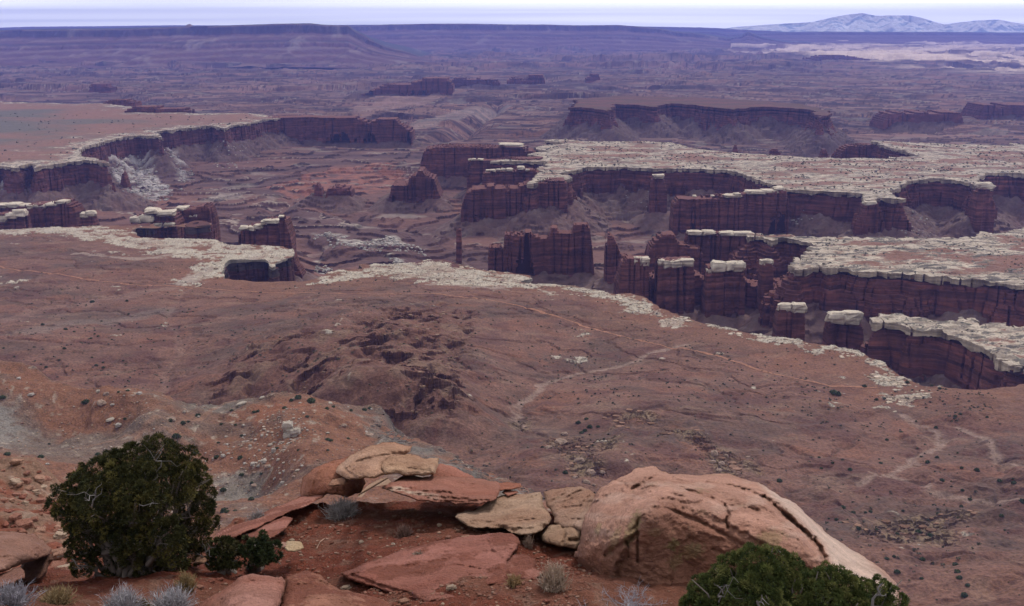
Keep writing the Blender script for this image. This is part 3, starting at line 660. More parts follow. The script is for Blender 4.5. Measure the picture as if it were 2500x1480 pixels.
# ledges: terrace the brown ridge and the tan outcrops
mr = ss(-15, 25, sdpoly(X[::2, ::2], Y[::2, ::2], ridge_poly)); mr = up2(mr, NB, NT_)
od = np.full(X[::2, ::2].shape, -1e9)
for P in out_polys: od = np.maximum(od, sdpoly(X[::2, ::2], Y[::2, ::2], P))
mo = up2(ss(-8, 8, od), NB, NT_)
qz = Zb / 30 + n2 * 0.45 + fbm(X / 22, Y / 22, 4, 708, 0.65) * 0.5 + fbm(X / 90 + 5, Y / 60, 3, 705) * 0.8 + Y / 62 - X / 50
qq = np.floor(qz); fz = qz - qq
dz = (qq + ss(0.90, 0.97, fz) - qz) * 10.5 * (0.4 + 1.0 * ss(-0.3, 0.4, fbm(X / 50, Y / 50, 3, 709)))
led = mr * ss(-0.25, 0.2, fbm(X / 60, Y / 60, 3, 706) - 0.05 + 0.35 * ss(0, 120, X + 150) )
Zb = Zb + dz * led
qo = Zb / 3.2 + n3 * 1.4 + n2 * 2; qo2 = np.floor(qo); fo = qo - qo2
Zb = Zb + (qo2 + ss(0.6, 0.9, fo) - qo) * 3.6 * mo
# rim blocks
white_polys = [([(-300,552),(0,545),(235,543),(330,560),(345,577),(520,579),(600,590),(716,600),(716,620),(650,650),(545,655),(540,680),(470,690),(440,700),(470,660),(520,635),(430,632),(340,612),(240,590),(100,568),(0,572),(-300,572)], 1.0),
 ([(765,692),(790,665),(870,640),(1060,618),(1200,652),(1310,670),(1310,692),(1200,702),(1160,708),(1050,700),(1000,680),(900,668),(830,685)], 1.1),
 ([(1310,689),(1400,690),(1500,711),(1560,715),(1625,755),(1720,790),(1650,795),(1500,740),(1400,712)], 0.9),
 ([(1720,789),(1960,833),(2080,853),(2150,880),(2210,915),(2262,943),(2230,960),(2195,990),(2155,985),(2185,955),(2140,905),(2050,862),(1900,838)], 1.2),
 ([(1100,640),(1310,690),(1400,712),(1330,720),(1180,705),(1050,700)], 0.55),
 ([(370,600),(460,600),(560,610),(480,628),(380,625),(230,620)], 0.5), ([(0,680),(45,690),(20,700)], .5), ([(330,800),(400,795),(380,820),(300,830)], .45), ([(540,800),(610,830),(640,850),(560,835)], .0),
 ([(2060,965),(2110,985),(2100,1000),(2050,980)], 0.8), ([(1370,805),(1420,810),(1400,822)], .6), ([(1380,870),(1420,865),(1410,880)], .8)]
wm = np.zeros(X.shape)
for P, a in white_polys:
    d = up2(sdpoly(X[::2, ::2], Y[::2, ::2], plan(P)), NB, NT_)
    wm = np.maximum(wm, a * ss(-22, 26, d + n2 * 34 + n3 * 8))
wpat = ss(0.40, 0.58, wm + n2 * 0.75 + n1 * 0.3 + n3 * 0.30 - 0.23)
qb = (n2 * 3 + n3 * 0.8 + Y / 24); fb = qb - np.floor(qb)
Zb += wpat * (ss(0.75, 1, fb) * 2.2 - fb * 1.0 + 1.0) * (1 - mr)
cb = np.broadcast_to(SOIL.astype(np.float32), X.shape + (3,))
p1 = fbm(X / 220 + n1, Y / 120, 5, 710); p2 = fbm(X / 90, Y / 70 + n1, 5, 711)
cb = mixc(cb, (0.165, 0.094, 0.070), ss(-0.3, 0.25, p1) * 0.9)
cb = mixc(cb, (0.27, 0.115, 0.07), ss(0.1, 0.45, p2) * 0.55)
cb = mixc(cb, (0.30, 0.19, 0.135), ss(0.2, 0.6, fbm(X / 60, Y / 32 + n1 * 2, 5, 712)) * 0.5)
cb = mixc(cb, (0.145, 0.065, 0.052), ss(0.05, 0.4, fbm(X / 70 + 8, Y / 50, 4, 713)) * 0.7)
gul = np.abs(fbm(X / 150 + n1 * .5, Y / 150 + n1 * .3, 4, 714)); cb = mixc(cb, (0.12, 0.075, 0.06), (1 - ss(0.0, 0.035, gul)) * 0.55); cb = mixc(cb, (0.30, 0.17, 0.125), (1 - ss(0.0, 0.02, np.abs(fbm(X / 210 + 9, Y / 170 + n1 * .4, 4, 715)))) * 0.45)
cb = mixc(cb, (0.125, 0.085, 0.07), ss(0.05, 0.3, n3 + n2 * .5) * ss(-.2, .4, p1) * 0.5)
Zb -= (1 - ss(0.0, 0.09, gul)) * 2.2 * ss(40, 140, sd)
rb_ = ss(100, 230, sd) * (1 - ss(230, 420, sd)) * 0.35
cb = mixc(cb, (0.29, 0.13, 0.075), (1 - ss(20, 200, sd + n1 * 80)) * 0.6)
cb = mixc(cb, (0.205, 0.096, 0.066), np.maximum(mr, 0) * 0.8)
cb = mixc(cb, (0.28, 0.18, 0.12), mr * ss(0.05, 0.4, n2) * 0.5)
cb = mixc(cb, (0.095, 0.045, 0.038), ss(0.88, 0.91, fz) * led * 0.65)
cb = mixc(cb, (0.33, 0.23, 0.145), mo * ss(-0.3, 0.1, n2) * (1 - 0.7 * ss(0.62, 0.75, fo)) * 0.85)
cb = mixc(cb, (0.10, 0.07, 0.055), mo * ss(0.64, 0.75, fo) * 0.6)
# pale washes
for L in swash:
    d = dline(X, Y, plan(L, 10)) + n3 * 3 + n2 * 5
    cb = mixc(cb, (0.36, 0.24, 0.19), (1 - ss(1.5, 7, d)) * (0.22 if L[0][0] == 400 else 0.85) * ss(-0.7, 0.0, n2))
    Zb -= (1 - ss(0, 16, d)) * 2.0
for (L, w, c, a) in (([(480,690),(380,712),(250,735),(100,760),(20,795)], 16, (0.33, 0.20, 0.155), .5), ([(440,690),(560,640),(620,615)], 14, (0.55, 0.46, 0.38), .7), ([(200,620),(240,628),(330,632),(420,620)], 8, (0.5, 0.38, 0.31), .6),
                     ([(1110,650),(1100,680),(1200,700)], 10, (0.4, 0.26, 0.2), .5), ([(400,760),(300,790),(180,800),(60,840)], 22, (0.24, 0.18, 0.15), .55), ([(1300,690),(1200,706),(1060,700)], 8, (0.5, 0.4, 0.33), .5)):
    d = dline(X, Y, plan(L)) + n3 * 6 + n2 * 22
    cb = mixc(cb, c, (1 - ss(w * .4, w * 1.3, d)) * a)
cb = mixc(cb, WHITE * 0.95, wpat * (0.55 + 0.45 * ss(-0.35, 0.15, n2 + n3 * 0.5)))
cb = mixc(cb, (0.62, 0.54, 0.44), wpat * ss(0, 0.4, n3) * .5)
cb = mixc(cb, (0.13, 0.115, 0.10), wpat * ss(0.88, 0.97, fb) * 0.45)
cb = mixc(cb, (0.30, 0.15, 0.10), wpat * ss(0.25, 0.5, p2) * 0.4)
mb = MB()
S0 = sd + n2 * 5 + n3 * 1.5
slab(mb, S0, X, Y, Zb, -9.0, cb, WHITE * 0.6)
J = joints(X, Y, 730)
z = -9.0; i = 0; out = -5
bandc = ((sd < 26) & (sd > -70))[:-1, :-1]
for t in (4, 5, 6, 5, 8, 7, 10, 9, 12, 12, 16, 18, 22, 22):
    n = noise2(X / 20 + i * 7, Y / 20, 750 + i) * 2.5
    slab(mb, sd + J * 0.6 + out + n, X, Y, np.full(X.shape, z), z - t, np.broadcast_to((RED * 1.1).astype(np.float32), X.shape + (3,)), ((0.12, 0.085, 0.07) if i < 3 else RED * (0.8 + 0.3 * RNG.random())), cellmask=bandc)
    z -= t; i += 1; out += 0.7
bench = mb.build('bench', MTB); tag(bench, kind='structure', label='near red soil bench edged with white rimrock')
del mb
BXr, BT0, BT1 = rb, -TH, TH
Zbench = Zb
lrb = rb[::-1]
def zbench(x, y):
    x = np.asarray(x, float); y = np.asarray(y, float)
    r = np.hypot(x, y); t = np.arctan2(x, y)
    fi = NB - 1 - np.interp(r, rb if rb[0] < rb[-1] else lrb, np.arange(NB)) if rb[0] > rb[-1] else np.interp(r, rb, np.arange(NB))
    fj = np.clip((t - BT0) / (BT1 - BT0), 0, 1) * (NT_ - 1)
    return bil(Zbench, fi, fj)
print('bench', len(bench.data.polygons), time.time() - T0)

# dirt track draped on the bench
def track(pts, w, label):
    P = plan(pts, 2)
    Q = []
    for i in range(len(P) - 1):
        n = max(2, int(np.hypot(*(P[i+1] - P[i])) / 4))
        for k in range(n): Q.append(P[i] + (P[i+1] - P[i]) * k / n)
    Q = np.array(Q)
    ker = np.ones(9) / 9
    for a in (0, 1):
        e = np.concatenate([np.full(4, Q[0, a]), Q[:, a], np.full(4, Q[-1, a])]); Q[:, a] = np.convolve(e, ker, 'valid')
    Tn = np.gradient(Q, axis=0); Tn /= np.linalg.norm(Tn, axis=1)[:, None] + 1e-9
    N = np.stack([-Tn[:, 1], Tn[:, 0]], -1)
    wv = w * (0.8 + 0.5 * noise2(np.arange(len(Q)) / 9.0, np.zeros(len(Q)), 3))[:, None]
    offs = (-1, -0.35, 0.35, 1); V = []
    for o in offs:
        q = Q + N * wv * o; V.append(np.stack([q[:, 0], q[:, 1], zbench(q[:, 0], q[:, 1]) + 0.35], -1))
    V = np.stack(V, 1); n = len(Q); V[:, 1:3, 2] = np.maximum(V[:, 1:3, 2], (V[:, :1, 2] + V[:, 3:, 2]) / 2)
    idx = np.arange(n * 4).reshape(n, 4); f = np.stack([idx[:-1, :-1], idx[:-1, 1:], idx[1:, 1:], idx[1:, :-1]], -1).reshape(-1, 4)
    o = mk('dirt_track', V.reshape(-1, 3), [f], np.broadcast_to(np.array((0.42, 0.20, 0.125), np.float32), (n * 4, 3)), MTB, True)
    tag(o, label=label, kind='structure')
track(roads[0], 3.0, 'thin orange dirt track crossing the whole bench')

# ------------------------------------------------------------------ freestanding towers, fins and buttes
def ring_rock(cx, cy, cz, sx, sy, sz, seed, n=3, rough=0.16, sq=0.5):
    """rounded blocky boulder vertices"""
    m = 6 * n
    th = np.linspace(0, 2 * math.pi, m, endpoint=False); ph = np.linspace(-math.pi / 2, math.pi / 2, 3 * n)
    P, Q = np.meshgrid(ph, th, indexing='ij')
    f = lambda v: np.sign(v) * np.abs(v) ** sq
    x = f(np.cos(P)) * f(np.cos(Q)); y = f(np.cos(P)) * f(np.sin(Q)); z = f(np.sin(P))
    d = 1 + rough * fbm3(x * 1.6 + seed, y * 1.6, z * 1.6 - seed, 3, seed % 97)
    V = np.stack([cx + x * d * sx, cy + y * d * sy, cz + z * d * sz], -1).reshape(-1, 3)
    k = len(ph); idx = np.arange(k * m).reshape(k, m)
    a = idx[:-1]; b = idx[1:]
    F_ = np.stack([a, np.roll(a, -1, 1), np.roll(b, -1, 1), b], -1).reshape(-1, 4)
    return V, F_
def tower(ti):
    name, prof, D, thick, caps, label = TOW[ti]
    pr = np.array(prof, float); W3 = atD(pr[:, 0], pr[:, 1], D)
    px2m = D / (F * CP) * 1.0
    x0, x1 = W3[0, 0], W3[-1, 0]; wd = x1 - x0
    k = max(1.0, D / 2600.0)
    cell = min(1.3 * k, wd / 14, thick / 8)
    zt = W3[:, 2]; ztop = zt.max(); bottom = FZ - 15
    pad = 12 * k
    xs = np.arange(x0 - pad, x1 + pad, cell); ys = np.arange(D - pad, D + thick + pad, cell * 1.5)
    X, Y = np.meshgrid(xs, ys)
    cx, cy = (x0 + x1) / 2, D + thick / 2
    # super-ellipse like plan
    bend = fbm(X / (60 * k), X * 0 + ti * 3.1, 2, 900 + ti) * 14 * k
    ax = (np.abs(X - cx) - wd / 2); ay = (np.abs(Y - cy - bend) - thick / 2)
    dd = -(np.minimum(np.maximum(ax, ay), 0) + np.hypot(np.maximum(ax, 0), np.maximum(ay, 0)))
    topz = np.interp(X, W3[:, 0], zt, left=-999, right=-999) + noise2(X / (5 * k), Y / (9 * k), ti) * 2.5 * k
    J = -np.maximum(0, 0.16 - np.abs(noise2(X / (19 * k), Y / (60 * k), 910 + ti))) * 42 * k + fbm(X / (34 * k), Y / (60 * k), 2, 912 + ti) * 7 * k - np.maximum(0, 0.25 - np.abs(noise2(X / (6 * k), Y / (60 * k), 911 + ti))) * 3 * k
    small = min(1.0, wd / (70 * k))
    mb = MB(); z = ztop + 1; i = 0
    rs = random.Random(ti)
    while z > bottom:
        t = rs.choice([2.5, 3.5, 4.5, 6]) * k
        h = min(1, max(0, (ztop - z) / 110))
        S = np.minimum(dd + J * small + (h * 11 - 3.0) * small * k + noise2(X / (9 * k) + i * 3, Y / 9, 930 + i) * 2.3 * k * small, (topz - (z - t * 0.5)) * 0.8)
        if S.max() > 0:
            c = np.array(rs.choice((RED, RED * 0.72, RED * 0.9, RED * 1.12, RED * 1.0))) * (0.88 + 0.24 * rs.random()); c = mixc(np.broadcast_to(c.astype(np.float32), X.shape + (3,)), c * (1.45, 1.4, 1.35), ss(0.0, 0.5, fbm(X / (30 * k) + i * .3, Y / (30 * k), 3, 940 + ti)))
            slab(mb, S, X, Y, np.full(X.shape, z), z - t, np.broadcast_to((RED * 1.2).astype(np.float32), X.shape + (3,)), c)
        z -= t; i += 1
    gz = float(bottom)
    e = empty(name, (cx, cy, gz)); tag(e, label=label, cat=name.replace('_', ' ').replace('rock castle', 'rock fin').replace('rock ', 'rock '), group='rock towers, fins and buttes of the canyon')
    sh = mb.build('shaft', MT if k < 2 else MTF, parent=e, origin=(cx, cy, gz))
    for ci, (a, b, pt, pb) in enumerate(caps):
        A = atD(a, pt, D); B = atD(b, pb, D); w = (B[0] - A[0]); h = (A[2] - B[2])
        ccx, ccz = (A[0] + B[0]) / 2, (A[2] + B[2]) / 2
        mbc = MB(); dep = max(min(thick * 0.55, w * 1.3), w * 0.5)
        V, Fq = ring_rock(ccx, D + dep * 0.42, ccz, w * 0.54, dep * 0.55, h * 0.47, ti * 13 + ci, 3, 0.34, 0.36)
        nn = fbm3(V[:, 0] / 3, V[:, 1] / 3, V[:, 2] / 3, 3, 5)
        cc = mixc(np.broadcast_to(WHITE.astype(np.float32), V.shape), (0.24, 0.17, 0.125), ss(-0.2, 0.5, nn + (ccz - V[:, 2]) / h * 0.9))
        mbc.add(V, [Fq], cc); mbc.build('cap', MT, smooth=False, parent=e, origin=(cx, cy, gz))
for ti in range(len(TOW)): tower(ti)
print('towers', time.time() - T0)

# ------------------------------------------------------------------ distant plateaus and mountains
def plateau(name, skyl, D0, depth, base_py, cliff, seed, label, t0, t1, rel=1.0, slopef=0.5, nr=220, nt=1200, snow=False, spur=0.1):
    """long tableland: skyline (px,py) at depth D0, slope falling toward the viewer by `depth` metres"""
    sk = np.array(skyl, float)
    th = np.linspace(math.atan((t0 - 1250) / F), math.atan((t1 - 1250) / F), nt)
    rr_ = np.concatenate([np.linspace(0, 1, nr), np.array([1.3, 2.2])])
    U, T = np.meshgrid(rr_, th, indexing='ij')
    pxs = 1250 + F * np.tan(T)
    pys = np.interp(pxs, sk[:, 0], sk[:, 1])
    dx, dy, dz = ray(pxs, pys)
    Yc = D0 - depth + U * depth; Xc = Yc * np.tan(T) * 1.0
    Htop = CZ + dz / dy * D0 
    zb = FZ - 10
    n = fbm(Xc / (depth * .35), Yc / (depth * .8), 5, seed) ; n2 = fbm(Xc / (depth * 0.12), Yc / (depth * 0.3), 4, seed + 1)
    u = U + n * spur * 1.6 + n2 * spur * 0.6
    H = Htop - zb
    prof = np.interp(u, [0, 0.10, 0.45, 0.55, 0.60, 0.86, 0.90, 1.0, 3], [0, 0.05, 0.34, 0.40, 0.52, 0.74, 0.97, 1.0, 1.0])
    if snow: prof = np.clip(u, 0, 1) ** 1.2
    z = zb + H * prof + n2 * H * 0.02
    z = np.where(U > 1.0, Htop - (U - 1) * H * (0.0 if not snow else 0.5), np.minimum(z, Htop))
    z = np.where(U == 1.0, Htop, z)
    if snow:
        c = mixc(np.broadcast_to(np.array((0.42, 0.52, 0.58), np.float32), z.shape + (3,)), (0.95, 0.95, 0.92), ss(-0.10, 0.08, fbm(Xc / 1300, Yc / 500, 6, seed + 5, 0.7) + 0.10))
    else:
        b = np.sin(prof * 40 + n * 3)
        c = mixc(np.broadcast_to((RED * 1.15).astype(np.float32), z.shape + (3,)), (0.25, 0.15, 0.12), ss(-0.2, 1, b + n2))
        c = mixc(c, RED2 * 0.8, ss(0.5, 0.55, prof) * (1 - ss(0.56, 0.6, prof)) * .7 + ss(0.75, 0.8, prof) * (1 - ss(0.94, 0.97, prof)) * 0.8)
        c = mixc(c, (0.055, 0.06, 0.05), ss(0.97, 0.99, prof) * 0.9)
        c = mixc(c, (0.45, 0.36, 0.32), ss(0.35, 0.6, n2) * 0.4)
    o = gridmesh(name, Xc, Yc, z, c, MTN if snow else MTX, smooth=False); tag(o, kind='structure', label=label)
    return o
plateau('plateau', [(-700,88),(-200,80),(0,77),(120,72),(300,70),(440,66),(520,64),(640,60),(700,58),(775,57),(800,60),(830,62),(862,62),(874,72),(905,92),(950,112),(1000,126),(1070,150)], 18500, 3600, 150, 0, 41, 'long blue tableland with cliffs at the left horizon', -500, 1070, spur=0.16)
plateau('plateau', [(780,72),(840,64),(900,63),(950,60),(1010,59),(1060,58),(1160,58),(1250,60),(1330,60),(1400,62),(1500,61),(1560,66),(1600,70),(1640,78),(1700,84),(1760,94)], 29000, 4000, 98, 0, 42, 'farther blue tableland in the middle of the horizon', 760, 1770, spur=0.12)
plateau('plateau', [(-700,75),(-200,72),(0,70),(100,66),(300,64),(430,62),(600,62),(800,61),(1100,60),(1300,60),(1700,68),(1900,78)], 44000, 5000, 80, 0, 43, 'faint farthest tableland along the whole horizon', -700, 1900, spur=0.05, nr=60)
plateau('plateau', [(1640,80),(1700,77),(1735,78),(1760,84),(1900,80),(2000,79),(2250,80),(2500,82),(3000,84)], 39000, 6000, 98, 0, 44, 'pale blue tableland below the snowy mountains', 1620, 2900, spur=0.12)
plateau('pyramid_peak_hill', [(1690,100),(1740,96),(1770,92),(1795,88),(1808,78),(1812,78),(1830,86),(1845,92),(1870,97),(1900,102),(1960,106)], 32000, 2500, 102, 0, 45, 'pale pyramid-shaped peak on the far plain', 1690, 1960, nr=80, nt=300, spur=0.2)
plateau('mountains', [(1700,76),(1780,66),(1860,60),(1960,54),(2010,42),(2040,36),(2078,32),(2110,39),(2150,38),(2190,38),(2220,44),(2250,54),(2275,60),(2300,56),(2350,50),(2400,48),(2440,56),(2500,64),(2600,66),(2900,72)], 46000, 4500, 80, 0, 46, 'snow-streaked mountain range on the right horizon', 1680, 2900, snow=True, spur=0.22)
# tiny distant peak on the left skyline
p = atD(462, 66, 19500)
V, Fq = ring_rock(p[0], p[1], p[2] - 10, 90, 90, 70, 4, 4, 0.3, 1.4)
tag(mk('rock_butte', V, [Fq], np.broadcast_to((TAN).astype(np.float32), V.shape), MTX), label='tiny pointed knob on the skyline of the left tableland', cat='rock butte')
print('far', time.time() - T0)

# ------------------------------------------------------------------ hillside spur at the left, below the viewpoint
sc_ = np.array([(-400,885,150),(-150,880,146),(0,885,140),(75,893,136),(120,930,130),(210,950,126),(300,952,124),(370,952,122),(430,975,119),(500,998,115),(590,976,122),(650,970,124),(740,966,122),(800,985,118),(880,992,115),(922,992,112),
       (932,1040,110),(1010,1075,112),(1080,1100,114),(1180,1150,116),(1280,1195,118),(1400,1260,120)], float)
si_ = np.array([(0,1000,124),(0,1060,116),(-300,1050,124),(150,1000,120),(300,1060,112),(500,1080,114),(560,1030,116),(700,1040,128),(760,1010,130),(850,1050,120),(600,1150,114),(640,1210,112),(540,1230,116),(300,1150,124),(0,1110,128),(730,1180,138),(720,1100,138),
       (850,1100,130),(760,1260,160),(1000,1150,132),(1200,1250,150),(500,1400,180),(0,1300,170),(1000,1400,190),(-300,1300,170),(350,1010,128),(250,990,124),(350,970,128)], float)
allc = np.concatenate([sc_, si_])
SP_ = np.array([atz(a, b, c) for a, b, c in allc])
SR = RBF(SP_, allc[:, 2], 600.0)
spoly = np.concatenate([np.array([atz(a, b, c) for a, b, c in sc_]), [[60, 330], [-420, 250], [-700, 500]]])
def zspur(x, y, det=True):
    x = np.asarray(x, float); y = np.asarray(y, float)
    sd = sdpoly(x, y, spoly)
    z = SR(x, y)
    n = fbm(x / 60, y / 60, 4, 801)
    z = z + n * 4.5 + (0.5 - np.abs(noise2(x / 45 + n, y / 60, 802))) * 5
    o = np.maximum(0, -sd + n * 8)
    z = z - o * 0.85 - 6 * ss(0, 12, o)
    if det: z = z + fbm(x / 12, y / 12, 4, 803) * 1.3
    return z
X, Y, R, T = polar(np.geomspace(330, 1050, 620), 900, -TH, math.atan(260 / F))
Zs = zspur(X, Y); sd = sdpoly(X, Y, spoly)
m1 = fbm(X / 90, Y / 60, 5, 811); m2 = fbm(X / 25, Y / 25, 4, 812); m3 = fbm(X / 8, Y / 8, 3, 813)
cs = np.broadcast_to(np.array((0.26, 0.118, 0.070), np.float32), X.shape + (3,))
cs = mixc(cs, (0.19, 0.13, 0.10), ss(-0.1, 0.35, m1) * 0.8)
for (P, c, a) in (([(-200,1020),(0,1005),(60,1030),(100,1060),(30,1090),(0,1110),(-200,1110)], (0.30, 0.28, 0.25), .7), ([(60,1040),(200,1040),(420,1030),(480,1070),(300,1110),(100,1130),(20,1100)], (0.20, 0.145, 0.115), .8),
                  ([(520,1150),(600,1130),(660,1180),(700,1210),(620,1260),(500,1260)], (0.22, 0.19, 0.16), .8), ([(525,1140),(560,1135),(590,1170),(650,1190),(700,1190),(640,1195),(560,1190)], (0.36, 0.30, 0.25), .4), ([(75,910),(120,920),(210,950),(150,950),(90,940)], (0.20, 0.175, 0.14), .9),
                  ([(490,960),(590,968),(590,1000),(470,1000),(410,965)], (0.20, 0.165, 0.135), .8), ([(620,1000),(740,1000),(830,1030),(700,1040),(640,1070)], (0.30, 0.115, 0.06), .8),
                  ([(900,985),(940,990),(945,1050),(1080,1110),(1280,1200),(1250,1260),(1050,1130),(960,1080),(900,1050)], (0.20, 0.175, 0.15), .9)):
    d = sdpoly(X, Y, plan(P, 120)) + m2 * 16 + m1 * 14 + m3 * 5
    cs = mixc(cs, c, ss(-7, 9, d) * a)
cs = mixc(cs, (0.17, 0.135, 0.115), ss(2, -8, sd) * 0.85)
cs = mixc(cs, (0.45, 0.36, 0.28), ss(0.30, 0.5, m3) * ss(-0.15, 0.3, m2) * 0.7)
cs = mixc(cs, (0.15, 0.085, 0.06), ss(0.25, 0.5, -m3) * 0.5)
for L in ([(330,1075),(380,1050),(480,1030),(515,1000),(545,985),(570,985)], [(440,1065),(470,1080),(490,1100)], [(160,1075),(300,1070),(420,1060)]):
    d = dline(X, Y, plan(L, 120)) + m3 * 1.5
    cs = mixc(cs, (0.33, 0.18, 0.12), (1 - ss(0.8, 3, d)) * 0.6)
qg = Y / 9 + X / 30 + m2 * 3; fg = qg - np.floor(qg)
dk = ss(0.6, 0.8, fg) * ss(4, -6, sd) * ss(-0.1, 0.3, m2)
Zs += dk * 2.0 ; cs = mixc(cs, (0.08, 0.065, 0.058), dk * 0.7)
spur = gridmesh('hillside', X, Y, Zs, cs, terrain_mat('hillside_soil', 0.45, False, 0.3, 0.45, 2.2, tone=0.66), smooth=True); tag(spur, kind='structure', label='orange and grey rubble hillside below the viewpoint at left')

# red slope at far left
rs_c = np.array([(-200,1090,82),(0,1108,80),(60,1118,79),(110,1140,78),(160,1180,76),(180,1250,70),(0,1200,68),(100,1250,62),(0,1300,52),(150,1330,50),(250,1330,50),(50,1400,38),(200,1400,36),(350,1400,40),(-200,1250,60),(-200,1400,38),(300,1280,60)], float)
rp = []
for a, b, r in rs_c:
    dx, dy, dz = ray(a, b); h = math.hypot(dx, dy); rp.append((dx / h * r, dy / h * r, CZ + dz / h * r))
rp = np.array(rp, float); RS = RBF(rp[:, :2], rp[:, 2], 60.0)
crest = np.array([(-200,1090,82),(0,1108,80),(60,1118,79),(110,1140,78),(160,1180,76),(215,1270,62),(330,1330,52),(420,1400,42)], float)
cp_ = []
for a, b, r in crest:
    dx, dy, dz = ray(a, b); h = math.hypot(dx, dy); cp_.append((dx / h * r, dy / h * r))
rpoly = np.array(cp_ + [(0, 20), (-20, 8), (-40, 10), (-70, 50)])
def zred(x, y):
    x = np.asarray(x, float); y = np.asarray(y, float)
    sd = sdpoly(x, y, rpoly); n = fbm(x / 7, y / 7, 4, 820)
    o = np.maximum(0, -sd + n * 1.5)
    return RS(x, y) + n * 1.3 * ss(25, 50, np.hypot(x, y)) + fbm(x / 1.6, y / 1.6, 3, 821) * 0.28 - o * 1.3
X, Y, R, T = polar(np.geomspace(26, 120, 420), 520, -TH * 1.02, math.atan(-800 / F))
Zr = zred(X, Y)
m2 = fbm(X / 3, Y / 3, 5, 822); m3 = fbm(X / 0.9, Y / 0.9, 3, 823); m1 = fbm(X / 14, Y / 14, 3, 824)
cr = np.broadcast_to(np.array((0.235, 0.075, 0.045), np.float32), X.shape + (3,))
cr = mixc(cr, (0.26, 0.145, 0.10), ss(-0.1, 0.4, m2 + m1 * .7 + (Y - 55) * 0.008))
cr = mixc(cr, (0.36, 0.25, 0.19), ss(0.25, 0.45, m3) * 0.6)
red = gridmesh('red_slope', X, Y, Zr, cr, terrain_mat('red_slope_soil', 0.06, False, 0.3, 0.4, 1.4, tone=0.62), smooth=True); tag(red, kind='structure', label='steep red rubble slope at the left edge')
print('spur', time.time() - T0)

# ------------------------------------------------------------------ foreground ledge
lc = [(-300,1480,15),(-300,1400,19.5),(0,1480,14.5),(0,1400,19),(300,1480,14),(300,1420,16.5),(300,1385,19),(520,1480,13.5),(520,1400,16),(520,1335,19),(740,1480,13),(740,1400,15),(740,1300,18),(740,1218,22),
      (1000,1480,12.5),(1000,1350,15.5),(1000,1250,18.5),(1000,1190,22),(1250,1480,12),(1250,1350,14.5),(1250,1250,18),(1250,1205,20.5),(1450,1480,12),(1450,1400,13),(1450,1310,16.5),(1700,1480,12.6),(1700,1600,11),(2200,1600,11),(2500,1650,11),(1000,2200,7),(0,2200,7),(2200,2200,7.5)]
lp = []
for a, b, r in lc:
    dx, dy, dz = ray(a, b); h = math.hypot(dx, dy); lp.append((dx / h * r, dy / h * r, CZ + dz / h * r))
lp = np.array(lp, float); LR = RBF(lp[:, :2], lp[:, 2], 12.0)
ledge_e = np.array([(-600,1400,20),(0,1398,19.5),(150,1392,19.5),(300,1385,19.5),(400,1378,19.5),(500,1338,19.5),(560,1296,20.5),(640,1254,21.5),(740,1217,22.5),(850,1205,22.5),(1000,1190,22.5),(1100,1190,22.5),(1270,1205,21),(1400,1260,19.5),(1500,1330,18),(1700,1450,16.5),(2000,1600,14),(2400,1800,12),(2900,2000,11)], float)
ep = []
for a, b, r in ledge_e:
    dx, dy, dz = ray(a, b); h = math.hypot(dx, dy); ep.append((dx / h * r, dy / h * r))
lpoly = np.array(ep + [(12, 0), (0, -3), (-12, 0)])
def zledge(x, y):
    x = np.asarray(x, float); y = np.asarray(y, float)
    sd = sdpoly(x, y, lpoly) + fbm(x / 1.5, y / 1.5, 3, 830) * 0.3
    o = np.maximum(0, -sd)
    q = x * 0.9 + y * 0.45
    return LR(x, y) - 0.38 * ss(-5.8, -3.2, x) + fbm(x / 2.2, y / 2.2, 4, 831) * 0.16 + fbm(x / 0.45, y / 0.45, 4, 832, 0.6) * 0.07 - o * 2.2
X, Y, R, T = polar(np.geomspace(4.5, 34, 760), 1100, -TH * 1.05, TH * 1.05)
Zl = zledge(X, Y)
m1 = fbm(X / 2.5, Y / 2.5, 4, 840); m2 = fbm(X / 0.5, Y / 0.5, 4, 841)
cl = np.broadcast_to(np.array((0.215, 0.060, 0.036), np.float32), X.shape + (3,))
cl = mixc(cl, (0.23, 0.095, 0.062), ss(-0.2, 0.4, m1) * 0.8)
cl = mixc(cl, (0.30, 0.165, 0.12), ss(0.3, 0.5, m2) * 0.6)
def gp(px, py, zf=zledge, r0=8, r1=40):
    x, y, z = hit(px, py, zf, r0, r1); return float(x), float(y), float(z)
ledge = gridmesh('ledge_ground', X, Y, Zl, cl, MD, smooth=True); tag(ledge, kind='structure', label='red dirt ledge in the foreground')
print('ledge', time.time() - T0)

